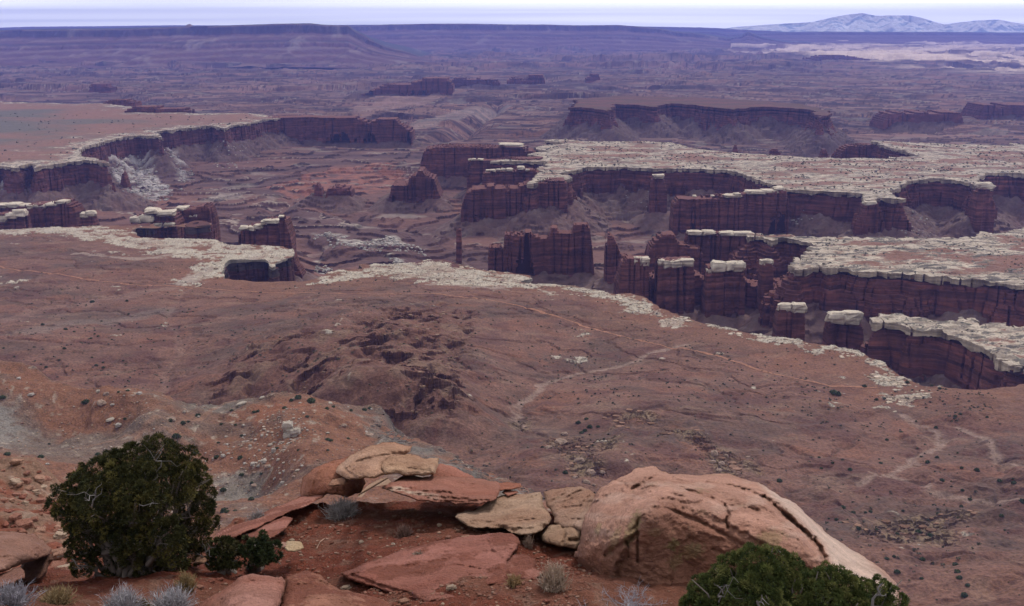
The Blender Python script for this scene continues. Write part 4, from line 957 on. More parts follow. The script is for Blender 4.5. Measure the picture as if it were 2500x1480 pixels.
# ------------------------------------------------------------------ foreground rocks, modelled from their outlines with real depth
def rr_of(px, py, r):
    dx, dy, dz = ray(px, py); h = np.hypot(dx, dy)
    return dx / h * r, dy / h * r, CZ + dz / h * r
def rock(name, outline, ctrl, thick, label, col=(0.30, 0.145, 0.10), Er=26, T=0.5, cracks=(), bed=(0, 0, 1), amp=0.06, mat=None, step=2.4, seed=1, colf=None, cat='rock', recess=(), Eb=40, ragam=3.0, bedamp=0.03, grp=None, bedf=5.0):
    O = np.array(outline, float)
    mn = O.min(0) - 8; mx_ = O.max(0) + 8
    xs = np.arange(mn[0], mx_[0], step); ys = np.arange(mn[1], mx_[1], step)
    PX, PY = np.meshgrid(xs, ys)
    dpx = sdpoly(PX, PY, O) + fbm(PX / 22, PY / 22, 4, seed) * ragam + fbm(PX / 60, PY / 60, 2, seed + 3) * ragam
    # keep a smooth distance inside
    ct = np.array(ctrl, float)
    if len(ct) >= 4: rb0 = RBF(ct[:, :2], ct[:, 2], 200.0)
    else:
        A = np.c_[ct[:, 0], ct[:, 1], np.ones(len(ct))]; sol = np.linalg.lstsq(A, ct[:, 2], rcond=None)[0]; rb0 = lambda x, y: sol[0] * x + sol[1] * y + sol[2]
    faces, segs, frac = msq(dpx)
    u = np.unique(np.concatenate([f.ravel() for f in faces])); fi, fj = frac(u)
    px = bil(PX, fi, fj); py = bil(PY, fi, fj); d = np.maximum(bil(dpx, fi, fj), 0)
    base = rb0(px, py)
    q = np.clip(d / Er, 0, 1); edge_ = 1 - np.sqrt(np.maximum(0, 1 - (1 - q) ** 2))
    crk = 0
    for (L, w_, dep) in cracks:
        dd = dline(px, py, L) + fbm(px / 12, py / 12, 3, seed + 9) * 3.0
        crk = crk + dep * np.exp(-(np.maximum(dd, 0) / w_) ** 2)
    for (P_, dep, sw) in recess:
        crk = crk + dep * ss(-sw, sw, sdpoly(px, py, P_) + fbm(px / 18, py / 18, 4, seed + 12) * 9)
    def shape(r):
        x, y, z = rr_of(px, py, r)
        b = (x * bed[0] + y * bed[1] + z * bed[2]) * bedf + fbm3(x * .8, y * .8, z * .8, 2, seed) * 1.3
        fb = b - np.floor(b)
        n = fbm3(x * 1.3, y * 1.3, z * 1.6, 5, seed + 2, 0.55)
        n2 = fbm3(x * 5, y * 5, z * 9, 4, seed + 4, 0.6)
        return r - n * amp * 2.6 - n2 * amp * 0.9 + (ss(0.6, 1.0, fb) - fb) * bedamp * 2
    rf = shape(base + T * edge_ * 1.0) + crk
    qb = np.clip(d / Eb, 0, 1); rbk = base + T + 0.02 + thick * np.sqrt(np.maximum(0, 1 - (1 - qb) ** 2))
    rf = np.where(d <= 0.01, base + T, rf)
    rf = np.minimum(rf, rbk)
    Vf = np.stack(rr_of(px, py, rf), -1); Vb = np.stack(rr_of(px, py, rbk), -1)
    n_ = len(u)
    fs = [np.searchsorted(u, f) for f in faces]
    s_ = np.searchsorted(u, segs)
    F4 = [f for f in fs] + [f[:, ::-1] + n_ for f in fs] + [np.stack([s_[:, 0], s_[:, 1], s_[:, 1] + n_, s_[:, 0] + n_], -1)]
    V = np.concatenate([Vf, Vb])
    c = np.broadcast_to(np.array(col, np.float32), V.shape).copy()
    nn = fbm3(V[:, 0] * .7, V[:, 1] * .7, V[:, 2] * 2.5, 4, seed + 6)
    c = mixc(c, np.array(col) * np.array((1.35, 1.5, 1.6)), ss(0.0, 0.6, nn) * 0.6)
    c = mixc(c, np.array(col) * np.array((0.8, 0.62, 0.55)), ss(0.0, 0.6, -nn) * 0.6)
    if name == 'bedrock_slab' or 'dusty' in label:
        dn = fbm3(V[:, 0] * 1.6, V[:, 1] * 1.6, V[:, 2] * 1.6, 5, seed + 8, 0.65); c = mixc(c, (0.20, 0.066, 0.043), ss(-0.02, 0.10, dn) * 0.85)
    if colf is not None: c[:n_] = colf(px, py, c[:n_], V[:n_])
    o = mk(name, V, F4, c, mat or MR, True, None, tuple(V.mean(0)))
    tag(o, label=label, cat=cat, group=grp)
    return o
PINK = (0.34, 0.17, 0.12); ROSE = (0.27, 0.105, 0.075); TANR = (0.40, 0.255, 0.175)
def big_col(px, py, c, V):
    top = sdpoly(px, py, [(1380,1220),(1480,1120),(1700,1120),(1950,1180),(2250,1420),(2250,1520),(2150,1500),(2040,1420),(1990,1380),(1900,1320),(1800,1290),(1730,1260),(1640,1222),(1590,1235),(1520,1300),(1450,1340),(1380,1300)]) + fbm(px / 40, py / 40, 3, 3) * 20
    c = mixc(c, (0.50, 0.27, 0.20), ss(-30, 40, top) * 0.85)  # light on the dome top put into the colour, paler than the lower face
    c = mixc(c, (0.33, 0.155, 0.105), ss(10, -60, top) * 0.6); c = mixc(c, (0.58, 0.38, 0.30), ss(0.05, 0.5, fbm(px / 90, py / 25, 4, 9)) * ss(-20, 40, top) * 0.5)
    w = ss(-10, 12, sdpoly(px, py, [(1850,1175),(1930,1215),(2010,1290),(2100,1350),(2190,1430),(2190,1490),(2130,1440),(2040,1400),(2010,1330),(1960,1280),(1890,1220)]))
    c = mixc(c, (0.66, 0.49, 0.40), w * 0.8)  # bright right edge, light put into the colour
    for (x, y, rx, ry, a) in ((1545,1290,22,60,.6),(1500,1320,16,50,.4),(1645,1330,20,22,.75),(1690,1345,40,30,.4),(1650,1370,25,30,.4),(1880,1315,50,30,.4),(1600,1300,30,14,.3),(1460,1290,10,26,.5)):
        g = np.exp(-(((px - x - (py - y) * -0.35) / rx) ** 2 + ((py - y) / ry) ** 2)) + fbm(px / 9, py / 9, 3, 8) * 0.35
        c = mixc(c, (0.27, 0.24, 0.10), ss(0.5, 0.8, g) * a * 0.75)
    return c
rock('boulder', [(1405,1362),(1412,1330),(1420,1300),(1428,1260),(1440,1230),(1455,1208),(1470,1190),(1500,1172),(1530,1160),(1548,1146),(1572,1139),(1600,1141),(1615,1150),(1660,1157),(1700,1158),(1770,1157),(1800,1166),(1850,1178),(1880,1195),(1910,1214),(1940,1228),(1965,1250),(2000,1285),(2020,1305),(2060,1328),(2095,1350),(2130,1372),(2160,1395),(2188,1425),(2196,1450),(2185,1500),(2120,1560),(2000,1640),(1500,1640),(1460,1520),(1440,1450),(1432,1400)],
     [(1410,1360,15.4),(1440,1240,16.6),(1440,1330,15.3),(1500,1180,17.6),(1575,1145,18.2),(1560,1220,15.9),(1500,1300,14.9),(1620,1215,15.6),(1560,1270,14.7),(1575,1260,14.55),(1640,1280,14.95),(1700,1250,15.3),(1800,1285,15.0),(1600,1330,14.6),(1560,1400,14.5),(1700,1400,14.6),(1450,1400,15.0),(1480,1440,14.9),
      (1770,1162,18.2),(1850,1185,17.8),(1750,1215,16.2),(1850,1240,15.9),(1950,1300,15.2),(1900,1350,14.6),(1800,1380,14.4),(2000,1290,16.8),(2000,1350,15.0),(2100,1355,16.4),(2100,1420,14.8),(2190,1440,15.4),(2000,1450,14.2),(1800,1500,13.9),(1600,1500,14.2),(2100,1500,14.2),(1500,1600,14),(2000,1640,13.4)],
     2.6, 'huge pale pink dome-shaped sandstone boulder, largest rock of the foreground', PINK, 46, 0.9,
     cracks=[([(1545,1195),(1575,1180),(1605,1163),(1640,1152)], 7, .30), ([(1500,1172),(1520,1178),(1530,1190)], 4, .15), ([(1560,1200),(1600,1186),(1640,1165)], 5, .14), ([(1730,1178),(1790,1188),(1830,1200),(1865,1215),(1900,1232)], 5.0, .25),
             ([(1865,1215),(1900,1245),(1935,1275),(1970,1310),(2000,1335),(2012,1360),(2012,1395)], 6.5, .34), ([(1895,1238),(1950,1285),(1990,1315),(2008,1345)], 4, .2), ([(1610,1222),(1650,1220),(1665,1228),(1700,1232),(1720,1222)], 6, .16), ([(1660,1190),(1700,1205),(1745,1222),(1770,1232),(1810,1240),(1850,1247)], 5, .16),
             ([(1770,1236),(1780,1258),(1772,1270),(1776,1286)], 3.2, .2), ([(1625,1240),(1700,1270),(1760,1300),(1810,1330),(1850,1350)], 5, .13), ([(1740,1340),(1790,1362),(1840,1395)], 4, .1), ([(1558,1278),(1557,1340),(1557,1370)], 2.6, .10), ([(1530,1320),(1535,1360)], 2.2, .08),
             ([(1440,1232),(1432,1270),(1420,1310)], 4, .08), ([(2072,1340),(2090,1375),(2120,1395)], 14, .16), ([(1480,1355),(1510,1335),(1560,1300)], 6, .1), ([(1650,1200),(1690,1218),(1720,1215)], 8, -.12), ([(1780,1210),(1840,1222),(1900,1250)], 14, -.18), ([(1900,1225),(1960,1270),(2010,1320)], 9, -.2), ([(2010,1325),(2060,1370)], 20, -.15)],
     recess=[([(1556,1275),(1575,1250),(1600,1236),(1650,1228),(1730,1256),(1800,1290),(1900,1345),(2000,1402),(2000,1640),(1480,1640),(1500,1400),(1530,1330)], .13, 7), ([(1430,1240),(1500,1195),(1560,1205),(1600,1190),(1640,1168),(1720,1178),(1840,1202),(1900,1240),(1840,1246),(1760,1226),(1690,1210),(1640,1216),(1600,1238),(1540,1300),(1440,1330),(1400,1330)], .10, 4), ([(1905,1232),(1940,1236),(1975,1262),(2012,1310),(2050,1350),(2100,1380),(2200,1450),(2200,1600),(2020,1500),(2012,1395),(2008,1345),(1960,1290)], -.12, 4), ([(1640,1330),(1720,1300),(1800,1330),(1900,1400),(1800,1450),(1640,1440)], .07, 5)],
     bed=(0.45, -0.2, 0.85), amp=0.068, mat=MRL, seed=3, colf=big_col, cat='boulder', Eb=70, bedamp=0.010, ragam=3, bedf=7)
rock('boulder', [(733,1210),(735,1190),(742,1168),(762,1145),(790,1132),(822,1122),(850,1112),(872,1140),(890,1180),(880,1203),(845,1212),(800,1208),(765,1218),(745,1222)],
     [(733,1215,22.6),(760,1150,22.4),(850,1120,22.8),(800,1200,21.4),(880,1200,21.4)], 1.5, 'rounded orange-red boulder at the left end of the stacked slabs', (0.33, 0.135, 0.085), 34, 0.5, bed=(0.1,-.5,.8), amp=0.07, seed=11, cat='boulder')
rock('sandstone_slab', [(820,1152),(826,1138),(848,1118),(868,1104),(905,1087),(935,1082),(965,1080),(985,1086),(1005,1090),(1001,1104),(985,1112),(965,1118),(945,1124),(935,1140),(945,1158),(918,1164),(880,1168),(850,1170),(832,1162)],
     [(822,1152,21.4),(900,1095,22.0),(1000,1095,22.0),(850,1165,20.6),(940,1155,20.5)], 1.2, 'arched layered tan slab on top of the stack, above the dark hollow', (0.42, 0.235, 0.155), 20, 0.35, cracks=[([(832,1130),(848,1150),(870,1165)], 3, .08), ([(870,1128),(910,1118),(960,1108),(990,1108)], 3.5, .12), ([(838,1122),(856,1146),(880,1158)], 2.5, .05)], bed=(-0.35,-.5,.8), amp=0.05, seed=12, bedamp=0.018, bedf=9)
rock('sandstone_slab', [(932,1125),(958,1111),(985,1110),(1012,1114),(1040,1120),(1070,1120),(1071,1135),(1062,1160),(1030,1163),(1000,1162),(965,1156),(940,1158),(930,1142)],
     [(935,1130,20.9),(1065,1125,20.9),(940,1155,20.4),(1060,1160,20.3)], 0.9, 'thick tan slab with a squared right end, beside the arched slab', (0.47, 0.285, 0.185), 18, 0.3, cracks=[([(945,1135),(975,1140),(1050,1150)], 3, .05), ([(950,1122),(975,1118),(1030,1128)], 2.5, .04)], bed=(0.1,-.4,.9), amp=0.045, seed=13, bedamp=0.02, bedf=10)
rock('sandstone_slab', [(800,1185),(812,1170),(840,1165),(850,1172),(842,1184),(815,1188)], [(800,1185,21),(850,1165,21.2),(830,1188,20.8)], 0.4, 'small wedge of tan rock against the rounded orange-red boulder', (0.38, 0.2, 0.13), 9, 0.12, seed=14, amp=0.03, ragam=1)
rock('boulder', [(1050,1170),(1058,1135),(1075,1131),(1100,1137),(1128,1150),(1155,1164),(1165,1180),(1100,1190)], [(1060,1140,21.6),(1160,1165,21.6),(1100,1185,20.8)], 1.0, 'smooth red boulder behind the long layered slab', (0.33, 0.125, 0.085), 24, 0.4, seed=15, amp=0.05)
rock('sandstone_slab', [(958,1178),(985,1160),(1010,1160),(1040,1168),(1020,1182),(980,1188)], [(960,1178,20.8),(1040,1165,20.8),(1000,1188,20.4)], 0.5, 'small tan block filling the gap under the squared slab', (0.36, 0.19, 0.12), 9, 0.2, seed=16, amp=0.03, ragam=1)
rock('sandstone_slab', [(928,1192),(940,1184),(965,1178),(1000,1166),(1060,1162),(1110,1163),(1150,1166),(1185,1172),(1215,1176),(1224,1190),(1220,1205),(1212,1220),(1175,1230),(1130,1233),(1085,1231),(1040,1224),(1000,1216),(972,1206),(945,1197)],
     [(930,1192,19.4),(1060,1165,20.8),(1215,1180,20.4),(1000,1212,18.7),(1100,1229,18.5),(1210,1218,18.8),(1080,1200,19.1)], 0.8, 'long layered red slab with pale striped edge, tapering to the left', (0.33, 0.14, 0.10), 13, 0.30,
     cracks=[([(985,1192),(1040,1200),(1100,1205)], 3.2, .14), ([(965,1194),(1020,1208),(1080,1216),(1140,1219)], 3, .14), ([(940,1192),(1000,1206),(1060,1220)], 2.2, .1), ([(1080,1180),(1150,1182),(1210,1195)], 2.4, .05), ([(1060,1222),(1130,1226),(1200,1220)], 2.2, .1), ([(1100,1190),(1095,1200),(1060,1204)], 2, .05)], bed=(0,-.2,1), amp=0.035, seed=17, bedamp=0.03, bedf=12,
     colf=lambda px, py, c, V: mixc(c, (0.62, 0.47, 0.36), ss(9, -3, np.abs(py - (1190 + (px - 930) * 0.16 + ss(0, 60, px - 1100) * 0)) + fbm(px / 30, py / 3, 3, 4) * 12) * ss(1120, 1000, px) * 0.9))
rock('sandstone_slab', [(1195,1188),(1205,1180),(1240,1177),(1272,1180),(1273,1190),(1250,1196),(1215,1201)], [(1200,1190,20.2),(1270,1182,20.4),(1230,1198,19.9)], 0.5, 'thin red ledge tip sticking out right of the long layered slab', (0.33, 0.125, 0.08), 7, 0.12, seed=18, amp=0.025, ragam=1)
rock('sandstone_slab', [(874,1212),(882,1200),(905,1180),(925,1170),(945,1165),(956,1176),(945,1184),(915,1188),(895,1200),(882,1214)], [(876,1212,19.3),(950,1168,19.9),(900,1198,19.3)], 0.35, 'thin curled tan flake leaning at the left tip of the long layered slab', (0.42, 0.26, 0.17), 7, 0.12, cracks=[([(885,1205),(915,1184),(945,1176)], 2, .06)], seed=19, amp=0.02, ragam=1)
rock('sandstone_slab', [(1112,1262),(1116,1252),(1135,1247),(1158,1249),(1180,1232),(1200,1220),(1232,1210),(1280,1205),(1321,1201),(1325,1222),(1330,1240),(1342,1252),(1346,1266),(1340,1282),(1322,1296),(1296,1305),(1270,1306),(1236,1294),(1190,1290),(1150,1286),(1122,1275)],
     [(1115,1262,18.2),(1200,1222,19.6),(1320,1205,19.6),(1150,1284,17.5),(1270,1303,16.9),(1340,1270,17.6)], 0.8, 'broad smooth tan slab with a rounded nose at its left, left of the long crack', TANR, 15, 0.3, cracks=[([(1150,1280),(1210,1284),(1260,1296),(1330,1286)], 5, .12)], bed=(0,-.3,1), amp=0.05, seed=20, bedamp=0.03)
rock('sandstone_slab', [(1327,1200),(1345,1195),(1380,1191),(1410,1189),(1440,1194),(1456,1206),(1450,1240),(1440,1280),(1424,1300),(1400,1290),(1360,1285),(1349,1278),(1352,1262),(1345,1250),(1332,1238)],
     [(1330,1205,19.5),(1450,1205,18.6),(1360,1280,17.4),(1430,1295,16.8)], 1.0, 'rough tan slab between the long crack and the huge boulder', (0.37, 0.22, 0.155), 17, 0.3, cracks=[([(1440,1210),(1420,1235),(1380,1240)], 3, .08), ([(1395,1200),(1385,1230)], 3, .03), ([(1350,1262),(1400,1268),(1440,1270)], 3, .05)], bed=(0,-.3,1), amp=0.07, seed=21, mat=MRL)
rock('boulder', [(1320,1306),(1328,1294),(1345,1282),(1370,1278),(1400,1282),(1422,1296),(1418,1330),(1408,1340),(1370,1334),(1340,1330),(1324,1320)],
     [(1322,1306,17.2),(1420,1298,16.8),(1340,1328,16.7),(1410,1335,16.4)], 0.8, 'knobbly tan boulder wedged under the rough slab, touching the huge boulder', (0.38, 0.235, 0.155), 18, 0.3, cracks=[([(1372,1284),(1380,1305),(1374,1328)], 3, .08), ([(1392,1320),(1410,1318)], 4, .15)], amp=0.06, seed=22, mat=MRL)
rock('boulder', [(1400,1362),(1404,1346),(1425,1342),(1446,1352),(1448,1372),(1420,1366)], [(1400,1360,15.9),(1446,1350,15.6),(1430,1370,15.5)], 0.5, 'small grey-brown block tucked under the left foot of the huge boulder', (0.24, 0.12, 0.09), 8, 0.15, seed=23, ragam=1, amp=0.03)
rock('bedrock_slab', [(826,1400),(850,1392),(900,1372),(960,1350),(1010,1336),(1080,1318),(1140,1308),(1200,1301),(1250,1303),(1266,1312),(1270,1326),(1258,1345),(1240,1372),(1246,1400),(1240,1430),(1180,1440),(1100,1470),(1040,1475),(960,1450),(900,1430),(850,1415)],
     [(830,1400,15.3),(1010,1336,16.4),(1200,1303,17.0),(1265,1320,16.2),(1240,1370,14.9),(1000,1450,13.9),(1150,1450,13.6),(900,1425,14.6),(1240,1430,13.6),(1100,1380,15.0)], 1.4, 'wide flat rose-red bedrock slab dusted with dirt, in the centre bottom', (0.30, 0.115, 0.085), 20, 0.4, cracks=[([(860,1405),(930,1430),(1010,1455)], 4, .1), ([(1060,1388),(1120,1380),(1190,1392)], 3, .06), ([(1090,1430),(1160,1425),(1235,1436)], 3, .05), ([(1240,1372),(1200,1345),(1190,1320)], 3, .06)], amp=0.06, seed=24, bedamp=0.03)
rock('bedrock_slab', [(1232,1378),(1250,1352),(1280,1350),(1310,1368),(1304,1385),(1330,1400),(1290,1420),(1240,1410)], [(1235,1380,14.8),(1300,1360,15),(1270,1415,14.2)], 0.5, 'small flat rose slab right of the wide bedrock slab', (0.28, 0.11, 0.08), 9, 0.15, seed=25, amp=0.04)
rock('boulder', [(470,1490),(510,1462),(545,1438),(580,1412),(612,1402),(650,1404),(688,1408),(696,1420),(690,1450),(676,1500),(640,1540),(500,1540)], [(480,1490,13.9),(560,1435,14.2),(620,1404,14.6),(694,1415,14.2),(600,1480,13.1),(640,1530,12.6)], 1.0, 'smooth pale rose boulder at the bottom edge, left of the bottom pair', (0.36, 0.165, 0.125), 26, 0.4, seed=26, amp=0.06, cat='boulder', bed=(.4,0,.8), bedamp=0.04)
rock('boulder', [(692,1440),(698,1412),(722,1399),(752,1394),(780,1402),(800,1420),(830,1438),(870,1446),(920,1458),(960,1468),(1000,1490),(1010,1540),(700,1540),(684,1490)], [(695,1430,14.3),(750,1398,14.8),(800,1422,14.2),(950,1468,13.6),(800,1480,13.2),(850,1530,12.6),(700,1530,12.7)], 1.0, 'dusty orange-rose boulder at the bottom edge, right of the bottom pair', (0.31, 0.13, 0.085), 22, 0.35, seed=27, amp=0.07, cat='boulder', cracks=[([(725,1408),(770,1412),(800,1428)], 3, .04)])
rock('boulder', [(-40,1300),(0,1298),(40,1300),(80,1306),(108,1322),(128,1340),(118,1356),(90,1366),(50,1378),(20,1392),(-10,1398),(-40,1400)], [(-40,1300,18.3),(60,1310,18.0),(125,1342,17.6),(40,1378,16.4),(-30,1390,16.2)], 1.4, 'smooth brown overhanging boulder at the left edge of the foreground', (0.30, 0.155, 0.115), 24, 0.45, seed=28, amp=0.06, cat='boulder', cracks=[([(-20,1310),(20,1302),(50,1312)], 3, .04)])
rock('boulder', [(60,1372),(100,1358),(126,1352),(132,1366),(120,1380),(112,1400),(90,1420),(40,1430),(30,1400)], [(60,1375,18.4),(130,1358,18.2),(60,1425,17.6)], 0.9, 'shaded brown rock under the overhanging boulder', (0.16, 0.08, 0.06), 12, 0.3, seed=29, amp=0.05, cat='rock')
rock('boulder', [(-40,1415),(0,1402),(30,1388),(52,1382),(61,1394),(58,1410),(35,1424),(0,1436),(-40,1446)], [(-40,1420,16.4),(50,1386,16.2),(0,1432,15.5)], 0.6, 'small tilted brown slab below the overhanging boulder', (0.31, 0.16, 0.12), 12, 0.2, seed=30, amp=0.035, cat='rock')
rock('bedrock_slab', [(505,1322),(530,1300),(560,1284),(610,1266),(650,1250),(700,1228),(735,1213),(770,1210),(800,1206),(770,1226),(720,1245),(680,1262),(640,1286),(600,1300),(550,1320),(520,1334)], [(510,1325,19.0),(735,1216,22.0),(800,1208,21.6),(600,1295,19.0),(700,1250,20.3)], 0.8, 'pinkish bedrock strip along the edge of the ledge, right of the dark juniper', (0.36, 0.155, 0.115), 12, 0.25, seed=31, amp=0.06)
rock('bedrock_slab', [(600,1306),(640,1284),(690,1262),(716,1264),(700,1290),(668,1312),(620,1322)], [(605,1308,18.6),(700,1265,19.8),(670,1310,18.2)], 0.4, 'small pink bedrock patch below the bedrock strip', (0.35, 0.15, 0.115), 10, 0.14, seed=32, amp=0.04)
rock('rock', [(690,1335),(700,1320),(735,1322),(742,1338),(720,1348),(700,1346)], [(690,1335,17),(740,1325,17.2),(715,1347,16.7)], 0.25, 'flat pale yellow stone lying on the dirt right of the small bushes', (0.50, 0.38, 0.24), 7, 0.08, seed=33, amp=0.02, ragam=1)
rock('rock', [(662,1330),(680,1322),(716,1326),(700,1336),(672,1338)], [(662,1330,17.1),(716,1326,17.2),(690,1337,16.9)], 0.2, 'flat pale pink stone left of the pale yellow stone', (0.42, 0.24, 0.18), 6, 0.08, seed=34, amp=0.02, ragam=1)
rock('boulder', [(1224,1202),(1235,1196),(1262,1198),(1268,1204),(1240,1212)], [(1224,1202,20),(1268,1200,20),(1240,1210,19.7)], 0.4, 'small pink rock between the ledge tip and the broad tan slab', (0.36, 0.155, 0.11), 6, 0.12, seed=35, amp=0.02, ragam=1)
rock('rock', [(475,1375),(480,1360),(500,1356),(506,1368),(498,1378)], [(475,1375,16.6),(505,1360,16.7),(490,1378,16.4)], 0.25, 'small tan stone at the right foot of the dark juniper', (0.36, 0.22, 0.15), 6, 0.1, seed=36, amp=0.02, ragam=1)
print('rocks', time.time() - T0)

# loose stones on the ledge and on the slopes (copies share mesh data)
def stone_mesh(seed, col, sq=0.6, rough=0.3, nm='stone_mesh', mat=None, n=4):
    V, Fq = ring_rock(0, 0, 0.25, 0.5, 0.42, 0.32, seed, n, rough, sq)
    nn = fbm3(V[:, 0] * 3, V[:, 1] * 3, V[:, 2] * 3, 3, seed)
    c = mixc(np.broadcast_to(np.array(col, np.float32), V.shape), np.array(col) * 0.6, ss(0, 0.5, nn))
    o = mk(nm, V, [Fq], c, mat or MR, False); me = o.data; bpy.data.objects.remove(o); return me
STm = [stone_mesh(s, c, sq, 0.45) for s, c, sq in ((1, (0.42,0.30,0.22), .6), (2, (0.36,0.2,0.14), .5), (3, (0.27,0.10,0.07), .6), (4, (0.5,0.42,0.34), .6), (5, (0.30,0.14,0.1), .4), (6, (0.46,0.36,0.29), .8))]
MB2 = terrain_mat('talus_boulder_rock', 0.3, False, 0.2, 0.2, 0.6)
BOm = [stone_mesh(s, c, sq, 0.35, 'boulder_mesh', MB2, 3) for s, c, sq in ((11, (0.44,0.37,0.30), .6), (12, (0.36,0.25,0.19), .5), (13, (0.42,0.36,0.31), .7), (14, (0.30,0.17,0.12), .5))]
def put(me, name, x, y, z, s, label, cat, grp, flat=0.7, sx=1.0):
    o = bpy.data.objects.new(name, me); C.objects.link(o); o.location = (x, y, z - s * 0.05); o.scale = (s * sx, s, s * flat); o.rotation_euler = (random.uniform(-.2, .2), random.uniform(-.2, .2), random.uniform(0, 6.28))
    tag(o, label=label, cat=cat, group=grp); return o
k = 0
while k < 230:
    px, py = random.uniform(480, 1440), random.uniform(1215, 1478)
    x, y, z = gp(px, py)
    if float(sdpoly(np.array([x]), np.array([y]), lpoly)[0]) < 0.3: continue
    put(random.choice([STm[1], STm[2], STm[2], STm[4], STm[4], STm[0]]), 'loose_stone', x, y, z, random.choice([.03, .035, .04, .05, .07, .12]) * random.uniform(.7, 1.3), 'small loose stone scattered on the red dirt of the ledge', 'stone', 'loose stones on the ledge'); k += 1
tag(put(STm[3], 'white_stone', *gp(960, 1330), 0.07, 'tiny bright white stone on red dirt in the middle of the ledge', 'stone', None))
# red slope rubble
for i in range(120):
    px, py = random.uniform(0, 165), random.uniform(1115, 1400)
    if py > 1300 and px < 130 and random.random() < .9: continue
    if py < 1110 + px * 0.45: continue
    x, y, z = gp(px, py, zred, 28, 110)
    put(random.choice([STm[1], STm[2], STm[4], STm[4], STm[0]]), 'rubble_stone', x, y, z, random.choice([.2, .3, .4, .6]) * random.uniform(.6, 1.4), 'angular rubble stone lying on the red slope at the left edge', 'stone', 'rubble on the red slope')
put(STm[1], 'boulder', *gp(157, 1142, zred, 28, 110), 1.9, 'rounded red boulder at the crest of the red slope left of the juniper', 'boulder', None)
print('stones', time.time() - T0)
# boulders on the hillside, placed from the photo
def both(px, py):
    dx, dy, dz = [float(v) for v in ray(px, py)]; h = math.hypot(dx, dy)
    a = hit(px, py, zspur, 340, 1100); return a
BL = [(270,1027,18,10,'lone oval whitish boulder on the orange slope left of centre'),(290,1040,14,12,None),(247,985,20,12,'tilted tan boulder on the orange crest above the oval one'),(240,958,10,10,None),(260,965,13,12,None),(340,962,12,9,'whitish boulder catching light on the crest of the orange mound'),(275,990,10,8,None),
      (416,1026,22,12,'pale boulder with a dark shrub pressed against it'),(466,978,18,8,None),(495,980,18,9,None),(590,988,24,11,'long tan boulder at the crest right of the grey shoulder'),(450,1008,8,8,None),(75,965,14,8,None),(45,925,10,6,None),
      (645,1128,18,12,None),(652,1142,16,12,None),(630,1140,10,9,None),(618,1134,14,11,None),(634,1128,8,7,None),(620,1155,10,6,None),(668,1104,12,18,'upright grey boulder on the rubble slope below the crag'),(545,1115,12,10,'pale boulder right of the upper right of the juniper crown'),(690,1181,12,10,None),(620,1185,13,5,None),(727,1150,12,7,None),(602,1160,8,6,None),
      (660,1088,11,8,None),(640,1065,9,8,None),(645,1050,8,7,None),(680,1125,9,10,None),(598,1133,9,7,None),(672,1170,5,9,None),(840,1040,14,8,None),(900,1062,22,8,'flat tan boulder near the right end of the orange hillside'),(960,1085,10,6,None),(800,1058,9,5,None),(806,985,12,6,None),(640,972,12,7,None),(665,965,10,5,None),(716,975,9,6,None)]
for px, py, w_, h_, lab in BL:
    x, y, z = hit(px, py, zspur, 340, 1100); r = math.hypot(x, y); s = w_ * r / F * 1.05
    o = put(random.choice(BOm[:3]), 'talus_boulder', x, y, z, s, lab or 'pale boulder among the rubble of the orange hillside', 'boulder', None if lab else 'pale boulders on the hillside', flat=1.1 * h_ / w_)
for i in range(170):
    if i < 60: px, py = random.gauss(640, 60), random.gauss(1090, 50)
    else: px, py = random.uniform(0, 1100), random.uniform(950, 1200)
    if py < 960 + 0 * px or (px > 930 and py < 1050 + (px - 930) * 0.5): continue
    x, y, z = hit(px, py, zspur, 340, 1100)
    if float(sdpoly(np.array([x]), np.array([y]), spoly)[0]) < 4: continue
    put(random.choice(BOm), 'talus_boulder', x, y, z, random.choice([1.0, 1.4, 1.8, 2.4]), 'pale boulder among the rubble of the orange hillside', 'boulder', 'pale boulders on the hillside', flat=random.uniform(.4, 1))
# white crag
x, y, z = hit(715, 1055, zspur, 340, 1100); e = empty('rock_crag', (x, y, z - 3)); tag(e, label='crag of broken whitish rock blocks standing out of the orange hillside', cat='rock crag')
for i in range(11):
    mbq = MB(); V, Fq = ring_rock(x + random.uniform(-5.5, 5.5), y + random.uniform(-3, 3), z + random.uniform(-3, 5), random.uniform(1.6, 3.6), 2.5, random.uniform(1.6, 3.4), i + 60, 3, 0.4, .5)
    mbq.add(V, [Fq], (0.46, 0.39, 0.32)); mbq.build('block', MB2, parent=e, origin=(x, y, z - 3))
# tan blocks of the lower bench
for px, py, w_, h_, lab in ((1415,1128,26,18,'large flat tan block near a patch of scattered tan slabs on the lower bench'),(1440,1158,24,22,'square tan block nearest above the huge boulder'),(1470,1155,14,12,None),(1430,1180,20,16,None),(1368,1080,30,14,'flat tan block at the top of the tan slab cluster'),(1378,1062,20,12,None),(1404,1168,14,10,None),(1450,1186,10,8,None),(1340,1095,18,12,None),
                            (1745,1112,22,22,'tallest tan block in the broken outcrop behind the huge boulder'),(1762,1135,18,14,None),(1740,1130,16,12,None),(1755,1150,16,10,None),(1772,1118,12,16,None),(1750,1165,20,12,None),(1826,1118,12,8,None)):
    x, y, z = hit(px, py, zbench, 500, 2000); s = w_ * math.hypot(x, y) / F
    put(random.choice(BOm[1:2]) if 0 else BOm[1], 'sandstone_block', x, y, z, s, lab or 'angular tan sandstone block on the lower bench', 'boulder', None if lab else 'tan blocks on the lower bench', flat=1.1 * h_ / w_)
print('boulders', time.time() - T0)

